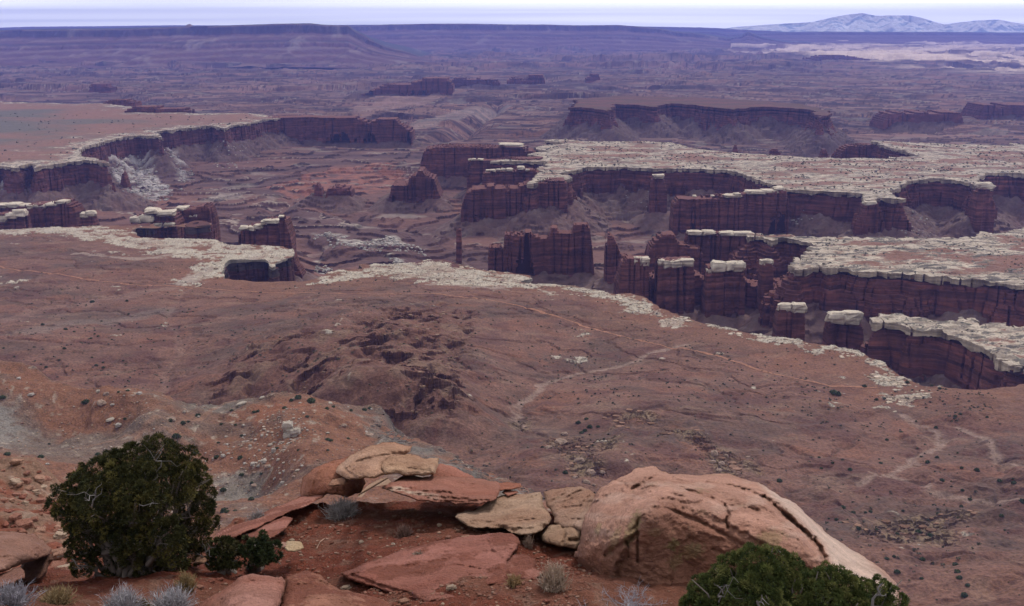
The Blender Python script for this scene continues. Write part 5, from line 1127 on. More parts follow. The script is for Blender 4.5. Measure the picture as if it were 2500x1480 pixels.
# ------------------------------------------------------------------ vegetation
def leafball(R_, n, size, cA, cB, seed, squash=0.8, lump=0.35, mat=ML, name='leaf_mesh', tall=1.0):
    """small desert bush: many leaf-sized faces spread through a lumpy crown"""
    g = np.random.default_rng(seed)
    d = g.normal(size=(n, 3)); d /= np.linalg.norm(d, axis=1)[:, None]; d[:, 2] = np.abs(d[:, 2]) * 1.1 - 0.15
    rad = R_ * (1 + lump * fbm3(d[:, 0] * 2 + seed, d[:, 1] * 2, d[:, 2] * 2, 2, seed)) * g.uniform(0.55, 1.0, n) ** 0.5
    P = d * rad[:, None] * np.array((1, 1, squash))
    a = g.normal(size=(n, 3)); a /= np.linalg.norm(a, axis=1)[:, None]; b = np.cross(a, d + 0.3 * g.normal(size=(n, 3))); b /= np.linalg.norm(b, axis=1)[:, None] + 1e-6
    s = size * g.uniform(0.6, 1.3, n)[:, None]
    V = np.stack([P - a * s * .5 - b * s * .4, P + a * s * .5 - b * s * .4, P + b * s * .7 * tall + d * s * .3], 1).reshape(-1, 3)
    c = np.repeat(mixc(np.broadcast_to(np.array(cA, np.float32), (n, 3)), cB, g.uniform(0, 1, n)), 3, 0)
    return V, np.arange(3 * n).reshape(-1, 3), c
GRNm = []
for s in range(4):
    V, f, c = leafball(0.5, 260, 0.16, (0.030, 0.045, 0.022), (0.07, 0.085, 0.04), s)
    o = mk('bush_mesh', V, [f], c, ML); GRNm.append(o.data); bpy.data.objects.remove(o)
SAGm = []
for s in range(2):
    V, f, c = leafball(0.5, 260, 0.14, (0.12, 0.11, 0.095), (0.20, 0.17, 0.14), s + 9, 0.6)
    o = mk('bush_mesh', V, [f], c, ML); SAGm.append(o.data); bpy.data.objects.remove(o)
def bush(px, py, w_, zf, r0, r1, label, grp, ms=GRNm):
    x, y, z = hit(px, py, zf, r0, r1); s = w_ * math.hypot(x, y) / F
    o = bpy.data.objects.new('desert_bush', random.choice(ms)); C.objects.link(o); o.location = (x, y, z + s * .05); o.scale = (s, s, s * random.uniform(.8, 1.15)); o.rotation_euler = (0, 0, random.uniform(0, 6.28))
    tag(o, label=label, cat='bush', group=grp)
hb = [(483,1016,14),(210,984,20),(6,972,16),(417,1028,16),(447,1034,14),(305,1024,10),(245,985,9),(565,1003,10),(520,985,8),(630,1005,9),(695,997,12),(728,972,18),(760,982,22),(798,999,11),(814,994,10),(890,1002,12),(903,998,10),(750,1018,10),(857,1003,9),(712,978,12),(620,1007,10),
      (530,1118,16),(587,1120,15),(590,1160,12),(638,1158,10),(615,1180,10),(545,1198,16),(614,1220,16),(574,1248,10),(548,1250,22),(100,1118,16),(18,1110,15),(238,1110,12),(430,1068,22),(533,1082,9),(478,1105,16),(590,1065,10),(800,1075,14),(808,1078,12),(850,1072,9),(728,1100,8),(800,1100,8),(676,1095,10),(575,1038,8),(540,1036,8),(312,955,10),(290,958,8),(460,1030,9),(120,1085,7)]
for px, py, w_ in hb: bush(px, py, w_, zspur, 340, 1100, 'dark green bush dotted on the orange hillside', 'bushes on the hillside')
bb = [(104,793,8),(160,805,9),(222,827,7),(157,852,9),(85,882,5),(100,890,5),(145,880,6),(225,873,6),(235,893,9),(252,898,8),(113,897,8),(310,736,8),(225,738,12),(248,785,6),(1412,1034,14),(1432,1024,12),(1440,1044,14),(1428,1053,12),(1420,1058,12),(1460,1043,10),(1496,985,7),(1380,1155,14),(2215,935,12),(2035,960,20),(2046,964,16),(2110,945,12),(2160,975,10),(2140,977,10),
      (2294,950,9),(2275,943,7),(2200,1056,10),(2165,1075,9),(2240,1095,6),(2057,1124,9),(2033,1131,8),(2150,1132,10),(2075,1148,12),(2005,1145,10),(1903,1175,14),(2288,1118,10),(2265,1130,12),(2300,1174,12),(2285,1045,9),(2332,1017,9),(2345,1012,9),(2410,1020,8),(2348,1143,9),(2385,1150,14),(2350,1198,10),(2368,1220,10),(2347,1238,10),(2495,1226,16),
      (2058,1240,14),(2083,1253,12),(2125,1250,10),(2113,1252,8),(2042,1270,12),(2095,1292,14),(2140,1297,14),(2190,1305,12),(2242,1300,16),(2270,1310,16),(2165,1365,12),(2183,1360,10),(2190,1398,16),(2252,1367,14),(2332,1380,16),(2338,1398,18),(2342,1412,14),(2250,1413,10),(2355,1455,18),(2362,1430,12),(2440,1175,12),(2475,1180,12),(1290,850,5),(1362,906,5),(1690,850,5),(1780,880,6),(1360,770,5),(2445,1260,12),(2290,1255,9),(2205,1248,8),(2000,1118,8)]
for px, py, w_ in bb: bush(px, py, w_, zbench, 500, 2300, 'dark bush dotted on the red soil of the bench', 'bushes on the bench')
for i in range(80):
    px, py = random.uniform(1950, 2500), random.uniform(1020, 1478)
    if random.random() < .3: px, py = random.uniform(0, 500), random.uniform(760, 900)
    bush(px, py, random.uniform(3, 6.5), zbench, 500, 2300, 'dark bush dotted on the red soil of the bench', 'bushes on the bench')
# fine scrub too dense to count
g = np.random.default_rng(5); VV = []; FF = []; CC = []; n0 = 0
base = [leafball(0.5, 8, 0.7, (0.05, 0.055, 0.035), (0.10, 0.09, 0.06), s) for s in range(5)]
cnt = 0
while cnt < 4200:
    u = g.random()
    px = g.uniform(0, 2500); py = g.uniform(600, 1000) if u < .8 else g.uniform(1000, 1480)
    r = (CZ - 4) / math.tan(PITCH + math.atan((py - 740) / F)); t = math.atan((px - 1250) / F); x, y = r * math.sin(t), r * math.cos(t)
    VV.append((x, y)); cnt += 1
VV = np.array(VV); den = fbm(VV[:, 0] / 90, VV[:, 1] / 90, 3, 950); sdv = sdpoly(VV[:, 0], VV[:, 1], W1)
VV = VV[(den > -0.15) & (sdv > 6)]; zz = zbench(VV[:, 0], VV[:, 1])
Vs = []; Fs = []; Cs = []; n0 = 0
for i, (x, y) in enumerate(VV):
    V, f, c = base[i % 5]; s = g.uniform(0.9, 2.6); Vs.append(V * s + np.array((x, y, zz[i] + s * .1))); Fs.append(f + n0); Cs.append(c); n0 += len(V)
for (PP, num, z0_, s0_) in ((WM, 1500, 0, 3.2), (WR, 500, 1, 2.2), (WB, 160, 1, 1.6), (WL, 300, 0, 4)):
    m0, m1_ = PP.min(0), np.minimum(PP.max(0), (2600, 5200)); c_ = g.uniform(np.maximum(m0, (-2600, 0)), m1_, (num * 6, 2)); k_ = (sdpoly(c_[:, 0], c_[:, 1], PP) > 6) & (fbm(c_[:, 0] / 160, c_[:, 1] / 120, 3, 951) > -0.1)
    for (x, y) in c_[k_][:num]:
        V, f, c = base[int(g.integers(0, 5))]; s = s0_ * g.uniform(.6, 1.6); Vs.append(V * s + np.array((x, y, z0_ + s * .2))); Fs.append(f + n0); Cs.append(c); n0 += len(V)
tag(mk('scrub', np.concatenate(Vs), [np.concatenate(Fs)], np.concatenate(Cs), ML), kind='stuff', label='low dark scrub speckling the bench')
# talus blocks of white rim rock: uncountable rubble
Vs = []; Fs = []; Cs = []; n0 = 0
def zfloor(x, y):
    r = np.hypot(x, y); t = np.arctan2(x, y); fi = np.interp(r, rr, np.arange(len(rr))); fj = np.clip((t + TH) / (2 * TH), 0, 1) * (GF[0].shape[1] - 1); return bil(GF[2], fi, fj)
for (P, num, smin, smax) in (([(245,380),(290,362),(350,385),(400,430),(440,450),(350,470),(310,480),(270,420)], 620, 4, 11), ([(398,345),(430,380),(470,420),(440,425),(405,380)], 160, 4, 9), ([(0,430),(22,420),(20,490),(0,495)], 90, 3, 8), ([(765,548),(830,545),(870,560),(960,552),(1040,568),(1000,574),(880,574),(850,574),(800,558)], 240, 3, 8),
                             ([(2330,905),(2440,880),(2460,930),(2380,960),(2290,940)], 300, 1.5, 4), ([(1860,515),(1900,500),(1960,560),(1900,570)], 120, 2, 6), ([(2180,560),(2260,540),(2300,600),(2200,590)], 90, 2, 6), ([(945,583),(985,590),(975,600),(950,594)], 60, 3, 8), ([(560,330),(600,330),(600,400),(520,400)], 90, 3, 8), ([(1500,450),(1560,440),(1640,480),(1560,520)], 120, 2, 6), ([(770,590),(815,596),(810,602),(780,600)], 50, 3, 8)):
    PP = plan(P, -95); m0, m1_ = PP.min(0), PP.max(0); k = 0; tries = 0
    while k < num and tries < 20:
        tries += 1
        c_ = g.uniform(m0, m1_, (num * 3, 2)); c_ = c_[sdpoly(c_[:, 0], c_[:, 1], PP) + fbm(c_[:, 0] / 60, c_[:, 1] / 60, 3, 4) * 60 > 0][:num - k]; zq = zfloor(c_[:, 0], c_[:, 1])
        for (x, y), zz_ in zip(c_, zq):
            s = g.uniform(smin, smax); a = g.uniform(0, 6.28); V = np.array([(math.cos(a + j * math.pi / 2) * g.uniform(.4, .7), math.sin(a + j * math.pi / 2) * g.uniform(.4, .7), h + g.uniform(-.12, .12)) for h in (-.25, .4) for j in range(4)])
            Vs.append(V * np.array((s, s, s * .7)) + np.array((x, y, zz_))); Fs.append(np.array([(0,1,2,3),(4,5,6,7),(0,1,5,4),(1,2,6,5),(2,3,7,6),(3,0,4,7)]) + n0); Cs.append(np.tile(np.array((0.50, 0.45, 0.40)) * g.uniform(.6, 1.2), (8, 1))); n0 += 8
        k += len(c_)
def flats(PP, num, smin, smax, zf, colr, hk=.35, stretch=1.6, thr=0.0, inside=None):
    global n0
    m0, m1_ = PP.min(0), PP.max(0)
    c_ = g.uniform(m0, m1_, (num * 12, 2)); q_ = sdpoly(c_[:, 0], c_[:, 1], PP) + fbm(c_[:, 0] / 40, c_[:, 1] / 40, 3, 4) * 40 > thr
    if inside is not None: q_ &= sdpoly(c_[:, 0], c_[:, 1], inside) > 4
    c_ = c_[q_][:num]
    zq = zf(c_[:, 0], c_[:, 1])
    for (x, y), zz_ in zip(c_, zq):
        s = smin * .5 + (smax - smin * .5) * g.uniform(0, 1) ** 2.6; a = g.uniform(0, 6.28); V = np.array([(math.cos(a + j * math.pi / 3 + g.uniform(-.3, .3)) * g.uniform(.4, .7) * stretch, math.sin(a + j * math.pi / 3) * g.uniform(.4, .7), h) for h in (-.5, .5) for j in range(6)])
        V[6:] *= (0.9, 0.9, 1); Vs.append(V * np.array((s, s, s * hk)) + np.array((x, y, zz_))); b_ = np.arange(6)
        Fs.append(np.stack([b_, (b_ + 1) % 6, (b_ + 1) % 6 + 6, b_ + 6], -1) + n0); Fs.append(np.array([(6, 7, 8, 9), (6, 9, 10, 11)]) + n0); tn_ = g.uniform(0, 1); Cs.append(np.tile(np.array(colr) * (.5 + .6 * tn_) * np.array((1.05, 1 - .08 * (1 - tn_), 1 - .16 * (1 - tn_))), (12, 1))); n0 += 12
for Pq, a_ in white_polys:
    if a_ < .85: continue
    ar = plan(Pq); flats(ar, int(200 * a_), 1.6, 8, zbench, WHITE * 0.85, .30, 1.15, inside=W1)
flats(plan([(880,800),(1000,740),(1150,740),(1100,900),(1160,960),(1100,1030),(940,1040),(930,900)], 30), 520, 1.5, 4.5, zbench, (0.27, 0.18, 0.125), .5, 1.3)
flats(plan([(790,830),(850,830),(830,940),(780,950)], 30), 60, 1.5, 4, zbench, (0.27, 0.18, 0.125), .5, 1.3)
for Pq in ([(1330,1050),(1420,1035),(1450,1110),(1480,1170),(1400,1180),(1380,1120)],[(1520,990),(1560,978),(1610,1000),(1590,1015),(1540,1000),(1480,1025)],[(1720,1090),(1780,1095),(1790,1150),(1850,1190),(1760,1190)],[(2150,1290),(2240,1265),(2400,1275),(2330,1300),(2320,1370),(2180,1370),(2080,1330)],[(1600,1020),(1700,1080),(1860,1150),(1850,1120),(1700,1040)]):
    flats(plan(Pq, 28), 45, 1.2, 6, zbench, (0.26, 0.155, 0.105), .4, 1.5)
flats(plan([(0,950),(400,965),(740,975),(900,1000),(1050,1110),(1000,1200),(500,1260),(0,1120)], 120), 1500, .5, 1.7, zspur, (0.36, 0.26, 0.19), .6, 1.0)
flats(plan([(560,1030),(720,1030),(760,1100),(700,1180),(560,1150)], 120), 400, .7, 2.2, zspur, (0.42, 0.36, 0.30), .7, 1.0)
flats(plan([(925,990),(945,1040),(1080,1100),(1280,1190),(1330,1240),(1100,1160),(960,1090),(915,1040)], 112), 420, 1, 3, zspur, (0.17, 0.14, 0.12), .4, 1.6)
lp2 = []
for _ in range(7):
    qx = g.uniform(470, 1460, 700); qy = 1480 - g.uniform(0, 1, 700) ** 1.3 * 270
    for a_, b_ in zip(qx, qy):
        r_ = 12.2 + (1480 - b_) / 270 * 8.5; t_ = math.atan((a_ - 1250) / F); lp2.append((r_ * math.sin(t_), r_ * math.cos(t_)))
lp2 = np.array(lp2); lp2 = lp2[fbm(lp2[:, 0] / .9, lp2[:, 1] / .9, 3, 960) > -0.12]; zg = zledge(lp2[:, 0], lp2[:, 1])
GV = MB()
hx = np.array([(math.cos(j * math.pi / 2.5), math.sin(j * math.pi / 2.5)) for j in range(5)])
for (x, y), z_ in zip(lp2, zg):
    s = 0.012 + 0.045 * g.uniform(0, 1) ** 3; V = np.concatenate([np.c_[hx * s * g.uniform(.6, 1.2, (5, 1)), np.full(5, -s * .3)], np.c_[hx * s * .7 * g.uniform(.6, 1.2, (5, 1)), np.full(5, s * .45)]]) + np.array((x, y, z_))
    b_ = np.arange(5); tn_ = g.uniform(0, 1); GV.add(V, [np.stack([b_, (b_ + 1) % 5, (b_ + 1) % 5 + 5, b_ + 5], -1), np.array([(5, 6, 7), (5, 7, 8), (5, 8, 9)])], np.array((0.20, 0.075, 0.05)) * (1 - tn_ ** 2) + np.array((0.36, 0.22, 0.16)) * tn_ ** 2)
tag(GV.build('gravel', MR), kind='stuff', label='fine red and tan gravel lying on the ledge dirt')
tag(mk('rim_rubble', np.concatenate(Vs), [np.concatenate(Fs)], np.concatenate(Cs), MT), kind='stuff', label='broken pale rock slabs and rubble strewn along the rims and slopes')
print('scrub', time.time() - T0)

# junipers
def tube(mb, pts, rads, col, n=6):
    pts = np.array(pts, float); V = []; 
    for i, p in enumerate(pts):
        t = pts[min(i + 1, len(pts) - 1)] - pts[max(i - 1, 0)]; t /= np.linalg.norm(t) + 1e-9
        a = np.cross(t, (0.3, 0.9, 0.2)); a /= np.linalg.norm(a) + 1e-9; b = np.cross(t, a)
        for k in range(n):
            w_ = 2 * math.pi * k / n; V.append(p + (a * math.cos(w_) + b * math.sin(w_)) * rads[i])
    idx = np.arange(len(V)).reshape(len(pts), n)
    f = np.stack([idx[:-1], np.roll(idx[:-1], -1, 1), np.roll(idx[1:], -1, 1), idx[1:]], -1).reshape(-1, 4)
    mb.add(np.array(V), [f], col)
def crooked(a, b, n, wob, g):
    a = np.array(a, float); b = np.array(b, float); L = np.linalg.norm(b - a)
    P = [a + (b - a) * k / n + (g.normal(size=3) * wob * L * math.sin(math.pi * k / n)) for k in range(n + 1)]
    return P
print('base', gp(325,1400), rr_of(325,1402,17.0), zledge(np.array([rr_of(325,1402,17.0)[0]]),np.array([rr_of(325,1402,17.0)[1]])))
def juniper(name, lobes, r, base, label, cA, cB, cC, dens, leaf, deadpts=(), cat='juniper tree', seed=1, depthk=1.0, nbr=1):
    g = np.random.default_rng(seed)
    bx, by, bz = base
    e = empty(name, base); tag(e, label=label, cat=cat)
    pxm = r / F / math.cos(math.radians(27)) * 1.0
    tr = MB(); Vs = []; Cs = []
    for (px, py, rp, dz_) in lobes:
        c0 = np.array(rr_of(px, py, r + dz_)); R_ = rp * pxm * (r + dz_) / r
        tube(tr, crooked((bx + g.normal() * .08, by + g.normal() * .08, bz - .1), c0, 7, 0.06, g), np.linspace(0.075, 0.015, 8) * (r / 17), (0.16, 0.13, 0.115))
        for q in range(4):
            tube(tr, crooked(c0 + (np.array((bx, by, bz)) - c0) * .3, c0 + g.normal(size=3) * R_ * .6, 4, 0.1, g), np.linspace(0.025, 0.006, 5), (0.17, 0.14, 0.125), 4)
        # clumps on and within the lobe
        nc = max(6, int(dens * 0.8 * (rp / 40.0) ** 2))
        d = g.normal(size=(nc, 3)); d /= np.linalg.norm(d, axis=1)[:, None]
        rad = R_ * 0.93 * g.uniform(0.4, 1.0, nc) ** 0.4 * (1 + 0.22 * fbm3(d[:, 0] * 2.3 + px, d[:, 1] * 2.3, d[:, 2] * 2.3 + py, 2, seed))
        P = c0 + d * rad[:, None]
        for j in range(nc):
            cr_ = R_ * g.uniform(0.13, 0.22) + 0.02; m = int(85 * dens / 60) + 12
            dd = g.normal(size=(m, 3)); dd /= np.linalg.norm(dd, axis=1)[:, None]; dd += d[j] * 0.6 + np.array((0, 0, 0.35)); dd /= np.linalg.norm(dd, axis=1)[:, None]
            Q = P[j] + dd * cr_ * g.uniform(0.55, 1, (m, 1))
            s = leaf * g.uniform(.7, 1.4, (m, 1)); a = np.cross(dd, g.normal(size=(m, 3))); a /= np.linalg.norm(a, axis=1)[:, None] + 1e-6
            Vs.append(np.stack([Q - a * s * .35, Q + a * s * .35, Q + dd * s * 1.5 + a * s * .1], 1).reshape(-1, 3))
            tone = g.uniform(0, 1); cj = np.array(cA) * (1 - tone) + np.array(cB) * tone
            if g.random() < .25: cj = np.array(cC)
            Cs.append(np.repeat(cj[None] * g.uniform(.75, 1.25, (m, 1)), 3, 0))
    V = np.concatenate(Vs); V = V
    mk('crown', V - np.array(base), [np.arange(len(V)).reshape(-1, 3)], np.concatenate(Cs), ML, parent=e)
    tr.build('trunk', MW, True, e, base)
    if deadpts:
        dm = MB()
        for (a, b, w_) in deadpts:
            A = rr_of(a[0], a[1], a[2]); B = rr_of(b[0], b[1], b[2])
            dm = MB(); P = crooked(A, B, 5, 0.08, g); tube(dm, P, np.linspace(w_, w_ * .35, 6), (0.15, 0.135, 0.13), 5)
            for q in range(3):
                s_ = P[2 + q % 3]; tube(dm, crooked(s_, s_ + (np.array(B) - np.array(A)) * .3 + g.normal(size=3) * np.linalg.norm(np.array(B) - np.array(A)) * .25, 3, .1, g), np.linspace(w_ * .5, w_ * .15, 4), (0.15, 0.135, 0.13), 4)
            dm.build('dead_branch', MW, True, e, base)
    return e
lob = [(385,1118,52,0.1),(440,1130,46,.2),(335,1125,44,.1),(300,1130,36,.0),(270,1150,44,0),(230,1165,42,.1),(470,1165,42,.2),(495,1210,34,.3),(425,1175,52,-.1),(350,1175,50,-.4),(290,1190,50,-.4),(215,1200,40,-.1),(195,1160,24,.1),(165,1225,40,.1),(145,1240,28,.2),(240,1220,48,-.5),(330,1225,50,-.7),(380,1215,36,-.5),
       (480,1240,40,.3),(500,1275,28,.4),(470,1290,42,.3),(420,1260,40,.4),(180,1262,34,.1),(210,1275,42,.0),(270,1265,42,-.3),(340,1270,40,-.4),(215,1320,40,.1),(480,1325,30,.4),(450,1350,38,.3),(300,1310,42,-.5),(345,1320,30,-.7),(410,1300,36,-.8),(420,1345,36,-.7),(320,1350,34,-.4),(260,1345,34,.1),(185,1340,24,.2),(200,1380,26,.0),(370,1385,38,-.2),(430,1385,26,-.3),(280,1385,28,.1),(390,1340,38,.2)]
juniper('juniper_tree', lob, 16.9, tuple(float(v) for v in rr_of(325, 1402, 17.0)), 'big dark green round-crowned juniper at the left of the foreground', (0.018, 0.022, 0.009), (0.058, 0.053, 0.016), (0.105, 0.088, 0.026), 66, 0.019,
        [((383,1150,16.5),(395,1095,16.2),.012), ((235,1215,16.1),(205,1215,15.7),.010), ((225,1235,16.0),(235,1195,15.7),.012), ((340,1232,15.9),(385,1230,15.6),.009), ((175,1365,16.7),(200,1390,16.4),.012)], seed=5)
juniper('juniper_bush', [(540,1345,30,0),(560,1335,24,.1),(525,1365,24,0),(565,1365,24,0)], 16.8, gp(545, 1395), 'small dark juniper bush at the right foot of the big juniper', (0.028, 0.034, 0.012), (0.055, 0.055, 0.02), (0.08, 0.07, 0.03), 70, 0.026, [((500,1350,16.8),(545,1340,16.9),.01), ((510,1380,16.6),(480,1350,16.8),.01), ((515,1360,16.6),(500,1335,16.7),.008)], cat='juniper bush', seed=6)
print('x')
juniper('juniper_bush', [(610,1335,22,0),(635,1330,26,0),(665,1345,22,0),(640,1355,24,-.1),(615,1365,20,0)], 16.8, gp(635, 1385), 'small green juniper bush farther right, beside the pale flat stones', (0.026, 0.038, 0.016), (0.05, 0.06, 0.024), (0.075, 0.075, 0.035), 70, 0.026, cat='juniper bush', seed=7)
lob2 = [(1850,1380,46,0),(1900,1375,36,0),(1800,1400,46,0),(1760,1430,44,0),(1720,1450,40,0),(1700,1480,36,0),(1870,1430,50,-.2),(1930,1400,36,0),(1820,1460,50,-.3),(1990,1425,36,.1),(2030,1420,38,.1),(2065,1440,36,.1),(1950,1450,44,-.1),(2010,1470,48,-.1),(2110,1450,32,.2),(2150,1440,26,.3),(2180,1465,28,.3),(2090,1490,40,0),(1750,1500,50,-.2),(1880,1500,60,-.4),(1980,1520,50,-.2),(2150,1500,36,.2)]
bq = rr_of(1930, 1720, 11.6)
juniper('juniper_tree', lob2, 12.2, bq, 'bright green juniper top rising at the bottom right in front of the huge boulder', (0.036, 0.052, 0.016), (0.098, 0.112, 0.032), (0.145, 0.145, 0.046), 84, 0.015,
        [((1755,1470,11.7),(1780,1430,11.4),.010), ((1850,1490,11.5),(1860,1452,11.4),.016), ((2130,1480,11.8),(2150,1425,11.8),.018), ((1765,1450,11.6),(1750,1430,11.5),.008)], seed=8)
print('junipers', time.time() - T0)

# dry shrubs and grass tufts
def tuft(name, px, py, w_, h_, label, cat, cA, cB, n=500, up=0.6, seed=1, r=None, thin=0.006, grp=None):
    g = np.random.default_rng(seed)
    x, y, z = gp(px, py) if r is None else rr_of(px, py, r)
    rr_ = math.hypot(x, y); W_ = w_ * rr_ / F / 2; H_ = h_ * rr_ / F * 1.15
    az = g.uniform(0, 2 * math.pi, n); el = g.uniform(up * 0.4, 1.5, n)
    dirs = np.stack([np.cos(az) * np.cos(el), np.sin(az) * np.cos(el), np.sin(el)], -1)
    L_ = g.uniform(0.45, 1.0, n)[:, None]
    b = np.stack([g.normal(size=n) * W_ * .22, g.normal(size=n) * W_ * .22, np.full(n, -0.02)], -1)
    tip = b + dirs * L_ * np.array((W_, W_, H_)); mid = b + dirs * L_ * np.array((W_ * .5, W_ * .5, H_ * .6)) + g.normal(size=(n, 3)) * W_ * .04
    s = np.cross(dirs, g.normal(size=(n, 3))); s /= np.linalg.norm(s, axis=1)[:, None]; s *= thin
    V = np.stack([b - s, b + s, mid + s * .8, tip, mid - s * .8], 1).reshape(-1, 3); f = np.arange(5 * n).reshape(-1, 5)
    # small side twigs
    m = n * 2; k = g.integers(0, n, m); t = g.uniform(.35, .95, m)[:, None]; q = mid[k] + (tip[k] - mid[k]) * t; d2 = dirs[k] + g.normal(size=(m, 3)) * .6; q2 = q + d2 * W_ * .16
    V2 = np.stack([q - s[k] * .7, q + s[k] * .7, q2], 1).reshape(-1, 3)
    c = mixc(np.broadcast_to(np.array(cA, np.float32), (n, 3)), cB, g.uniform(0, 1, n)); c = np.concatenate([np.repeat(c, 5, 0), np.repeat(c[k], 3, 0)])
    o = mk(name, np.concatenate([V, V2]), [f, np.arange(3 * m).reshape(-1, 3) + 5 * n], c, MG); o.location = (x, y, z)
    tag(o, label=label, cat=cat, group=grp); return o
GA, GB = (0.20, 0.17, 0.165), (0.34, 0.31, 0.30)
YA, YB = (0.36, 0.24, 0.12), (0.48, 0.36, 0.20)
tuft('dry_shrub', 838, 1262, 100, 50, 'grey leafless shrub on red dirt below the orange-red boulder', 'shrub', GA, GB, 900, .2, 1)
tuft('grass_tuft', 815, 1225, 70, 40, 'yellow dry grass behind the grey shrub at the foot of the boulders', 'grass tuft', YA, YB, 500, .7, 2)
tuft('dry_shrub', 630, 1273, 60, 26, 'grey shrub on the pink bedrock strip, right of the dark juniper', 'shrub', GA, GB, 500, .2, 3)
tuft('dry_shrub', 985, 1310, 54, 38, 'faint thin brownish shrub in the middle of the dirt slope', 'shrub', (0.2, 0.12, 0.095), (0.27, 0.17, 0.14), 300, .5, 4)
tuft('dry_shrub', 1022, 1372, 56, 28, 'grey-green shrub growing on the wide bedrock slab', 'shrub', (0.17, 0.14, 0.11), (0.27, 0.24, 0.19), 450, .2, 5)
tuft('dry_shrub', 795, 1492, 110, 50, 'grey-green shrub at the bottom edge, on the orange-rose boulder', 'shrub', (0.16, 0.14, 0.11), (0.27, 0.24, 0.2), 800, .3, 6)
tuft('grass_tuft', 1352, 1438, 100, 72, 'tall straw-coloured grass clump left of the huge boulder, biggest of the tufts', 'grass tuft', (0.32, 0.22, 0.16), (0.46, 0.36, 0.28), 800, .8, 7, thin=.005)
tuft('grass_tuft', 1256, 1430, 50, 34, 'small yellowish grass tuft left of the tall straw-coloured clump', 'grass tuft', (0.3, 0.19, 0.10), (0.40, 0.28, 0.15), 350, .7, 8)
tuft('grass_tuft', 1290, 1338, 34, 44, 'thin pale grass wisp in the gap below the broad tan slab', 'grass tuft', (0.3, 0.2, 0.15), (0.42, 0.32, 0.26), 220, .9, 9, thin=.004)
tuft('grass_tuft', 455, 1440, 70, 50, 'yellow grass tuft in the shade below the big juniper', 'grass tuft', (0.22, 0.15, 0.075), (0.34, 0.25, 0.13), 450, .8, 10)
tuft('grass_tuft', 140, 1475, 100, 44, 'yellow-brown grass tuft near the lower left corner', 'grass tuft', (0.24, 0.16, 0.08), (0.33, 0.25, 0.14), 600, .6, 11)
tuft('dry_shrub', 300, 1490, 120, 60, 'pale grey leafless shrub at the bottom edge below the big juniper, left one', 'shrub', (0.28, 0.26, 0.27), (0.42, 0.4, 0.42), 700, .4, 12, thin=.005)
tuft('dry_shrub', 420, 1490, 130, 56, 'pale grey leafless shrub at the bottom edge below the big juniper, right one', 'shrub', (0.28, 0.26, 0.27), (0.42, 0.4, 0.42), 800, .4, 13, thin=.005)
tuft('dry_shrub', 30, 1480, 120, 60, 'pale grey leafless shrub in the lower left corner below the brown slabs', 'shrub', (0.24, 0.22, 0.24), (0.38, 0.36, 0.4), 600, .4, 14, thin=.005)
tuft('dry_shrub', 345, 1488, 60, 26, 'dull olive shrub at the bottom edge between the pale grey shrubs', 'shrub', (0.09, 0.07, 0.03), (0.16, 0.12, 0.05), 500, .3, 15)
tuft('dry_shrub', 620, 1395, 60, 20, 'low brownish shrub in front of the small juniper bushes', 'shrub', (0.15, 0.09, 0.07), (0.24, 0.16, 0.13), 300, .3, 16)
tuft('dry_shrub', 688, 1305, 24, 14, 'tiny brown shrub beside the pink bedrock patch', 'shrub', (0.12, 0.08, 0.07), (0.2, 0.14, 0.12), 160, .3, 17)
# dead silvery bush
g = np.random.default_rng(77)
bx, by, bz = rr_of(1545, 1560, 12.1)
dm = MB()
def branch(p, d, L_, w_, lv):
    P = [np.array(p)]; dd = np.array(d, float)
    for k in range(5):
        dd = dd + g.normal(size=3) * .28 + np.array((0, 0, .04)); dd /= np.linalg.norm(dd); P.append(P[-1] + dd * L_ / 5)
    tube(dm, P, np.linspace(w_, w_ * .5, 6), np.array((0.36, 0.34, 0.37)) * g.uniform(.75, 1.15), 4)
    if lv > 0:
        for q in range(4 if lv > 1 else 5):
            k = int(g.integers(2, 6)); branch(P[k], dd + g.normal(size=3) * .75, L_ * g.uniform(.42, .68), w_ * .55, lv - 1)
for k in range(9):
    a = k / 9 * 2 * math.pi; branch((bx, by, bz), (math.cos(a) * .75, math.sin(a) * .5, 1.15), 0.46, 0.010, 3)
tag(dm.build('dead_bush', MW, False, None, (bx, by, bz)), label='silvery leafless dead bush with twisted twigs in front of the huge boulder', cat='dead bush')
# twig
tm = MB(); P = [np.array(gp(773, 1342)) + (0, 0, .02), np.array(gp(782, 1330)) + (0, 0, .06), np.array(gp(793, 1318)) + (0, 0, .03)]
tube(tm, P, [.012, .01, .006], (0.36, 0.24, 0.18)); tag(tm.build('dead_twig', MW, False, None, tuple(P[0])), label='bare bent twig lying on the dirt below the grey shrub', cat='twig')
print('plants', time.time() - T0)
# ------------------------------------------------------------------ camera, light, air
cam = bpy.data.cameras.new('camera'); co = bpy.data.objects.new('camera', cam); C.objects.link(co)
co.location = (0, 0, CZ); co.rotation_euler = (math.pi / 2 - PITCH, 0, 0)
cam.sensor_width = 36; cam.lens = 36 * F / 2500; cam.clip_end = 400000; cam.clip_start = 0.5
bpy.context.scene.camera = co
SUN_EL, SUN_AZ = math.radians(48), math.radians(28)     # azimuth measured from +Y toward +X
sun = bpy.data.lights.new('sun', 'SUN'); sun.energy = 2.3; sun.angle = math.radians(12); sun.color = (1, 0.95, 0.88)
so = bpy.data.objects.new('sun', sun); C.objects.link(so)
so.rotation_euler = (math.pi / 2 - SUN_EL, 0, math.pi - SUN_AZ)
w = bpy.data.worlds.new('World'); bpy.context.scene.world = w; w.use_nodes = True
n = w.node_tree.nodes; L = w.node_tree.links
bg = n['Background']; sky = n.new('ShaderNodeTexSky'); sky.sky_type = 'NISHITA'; sky.sun_disc = False
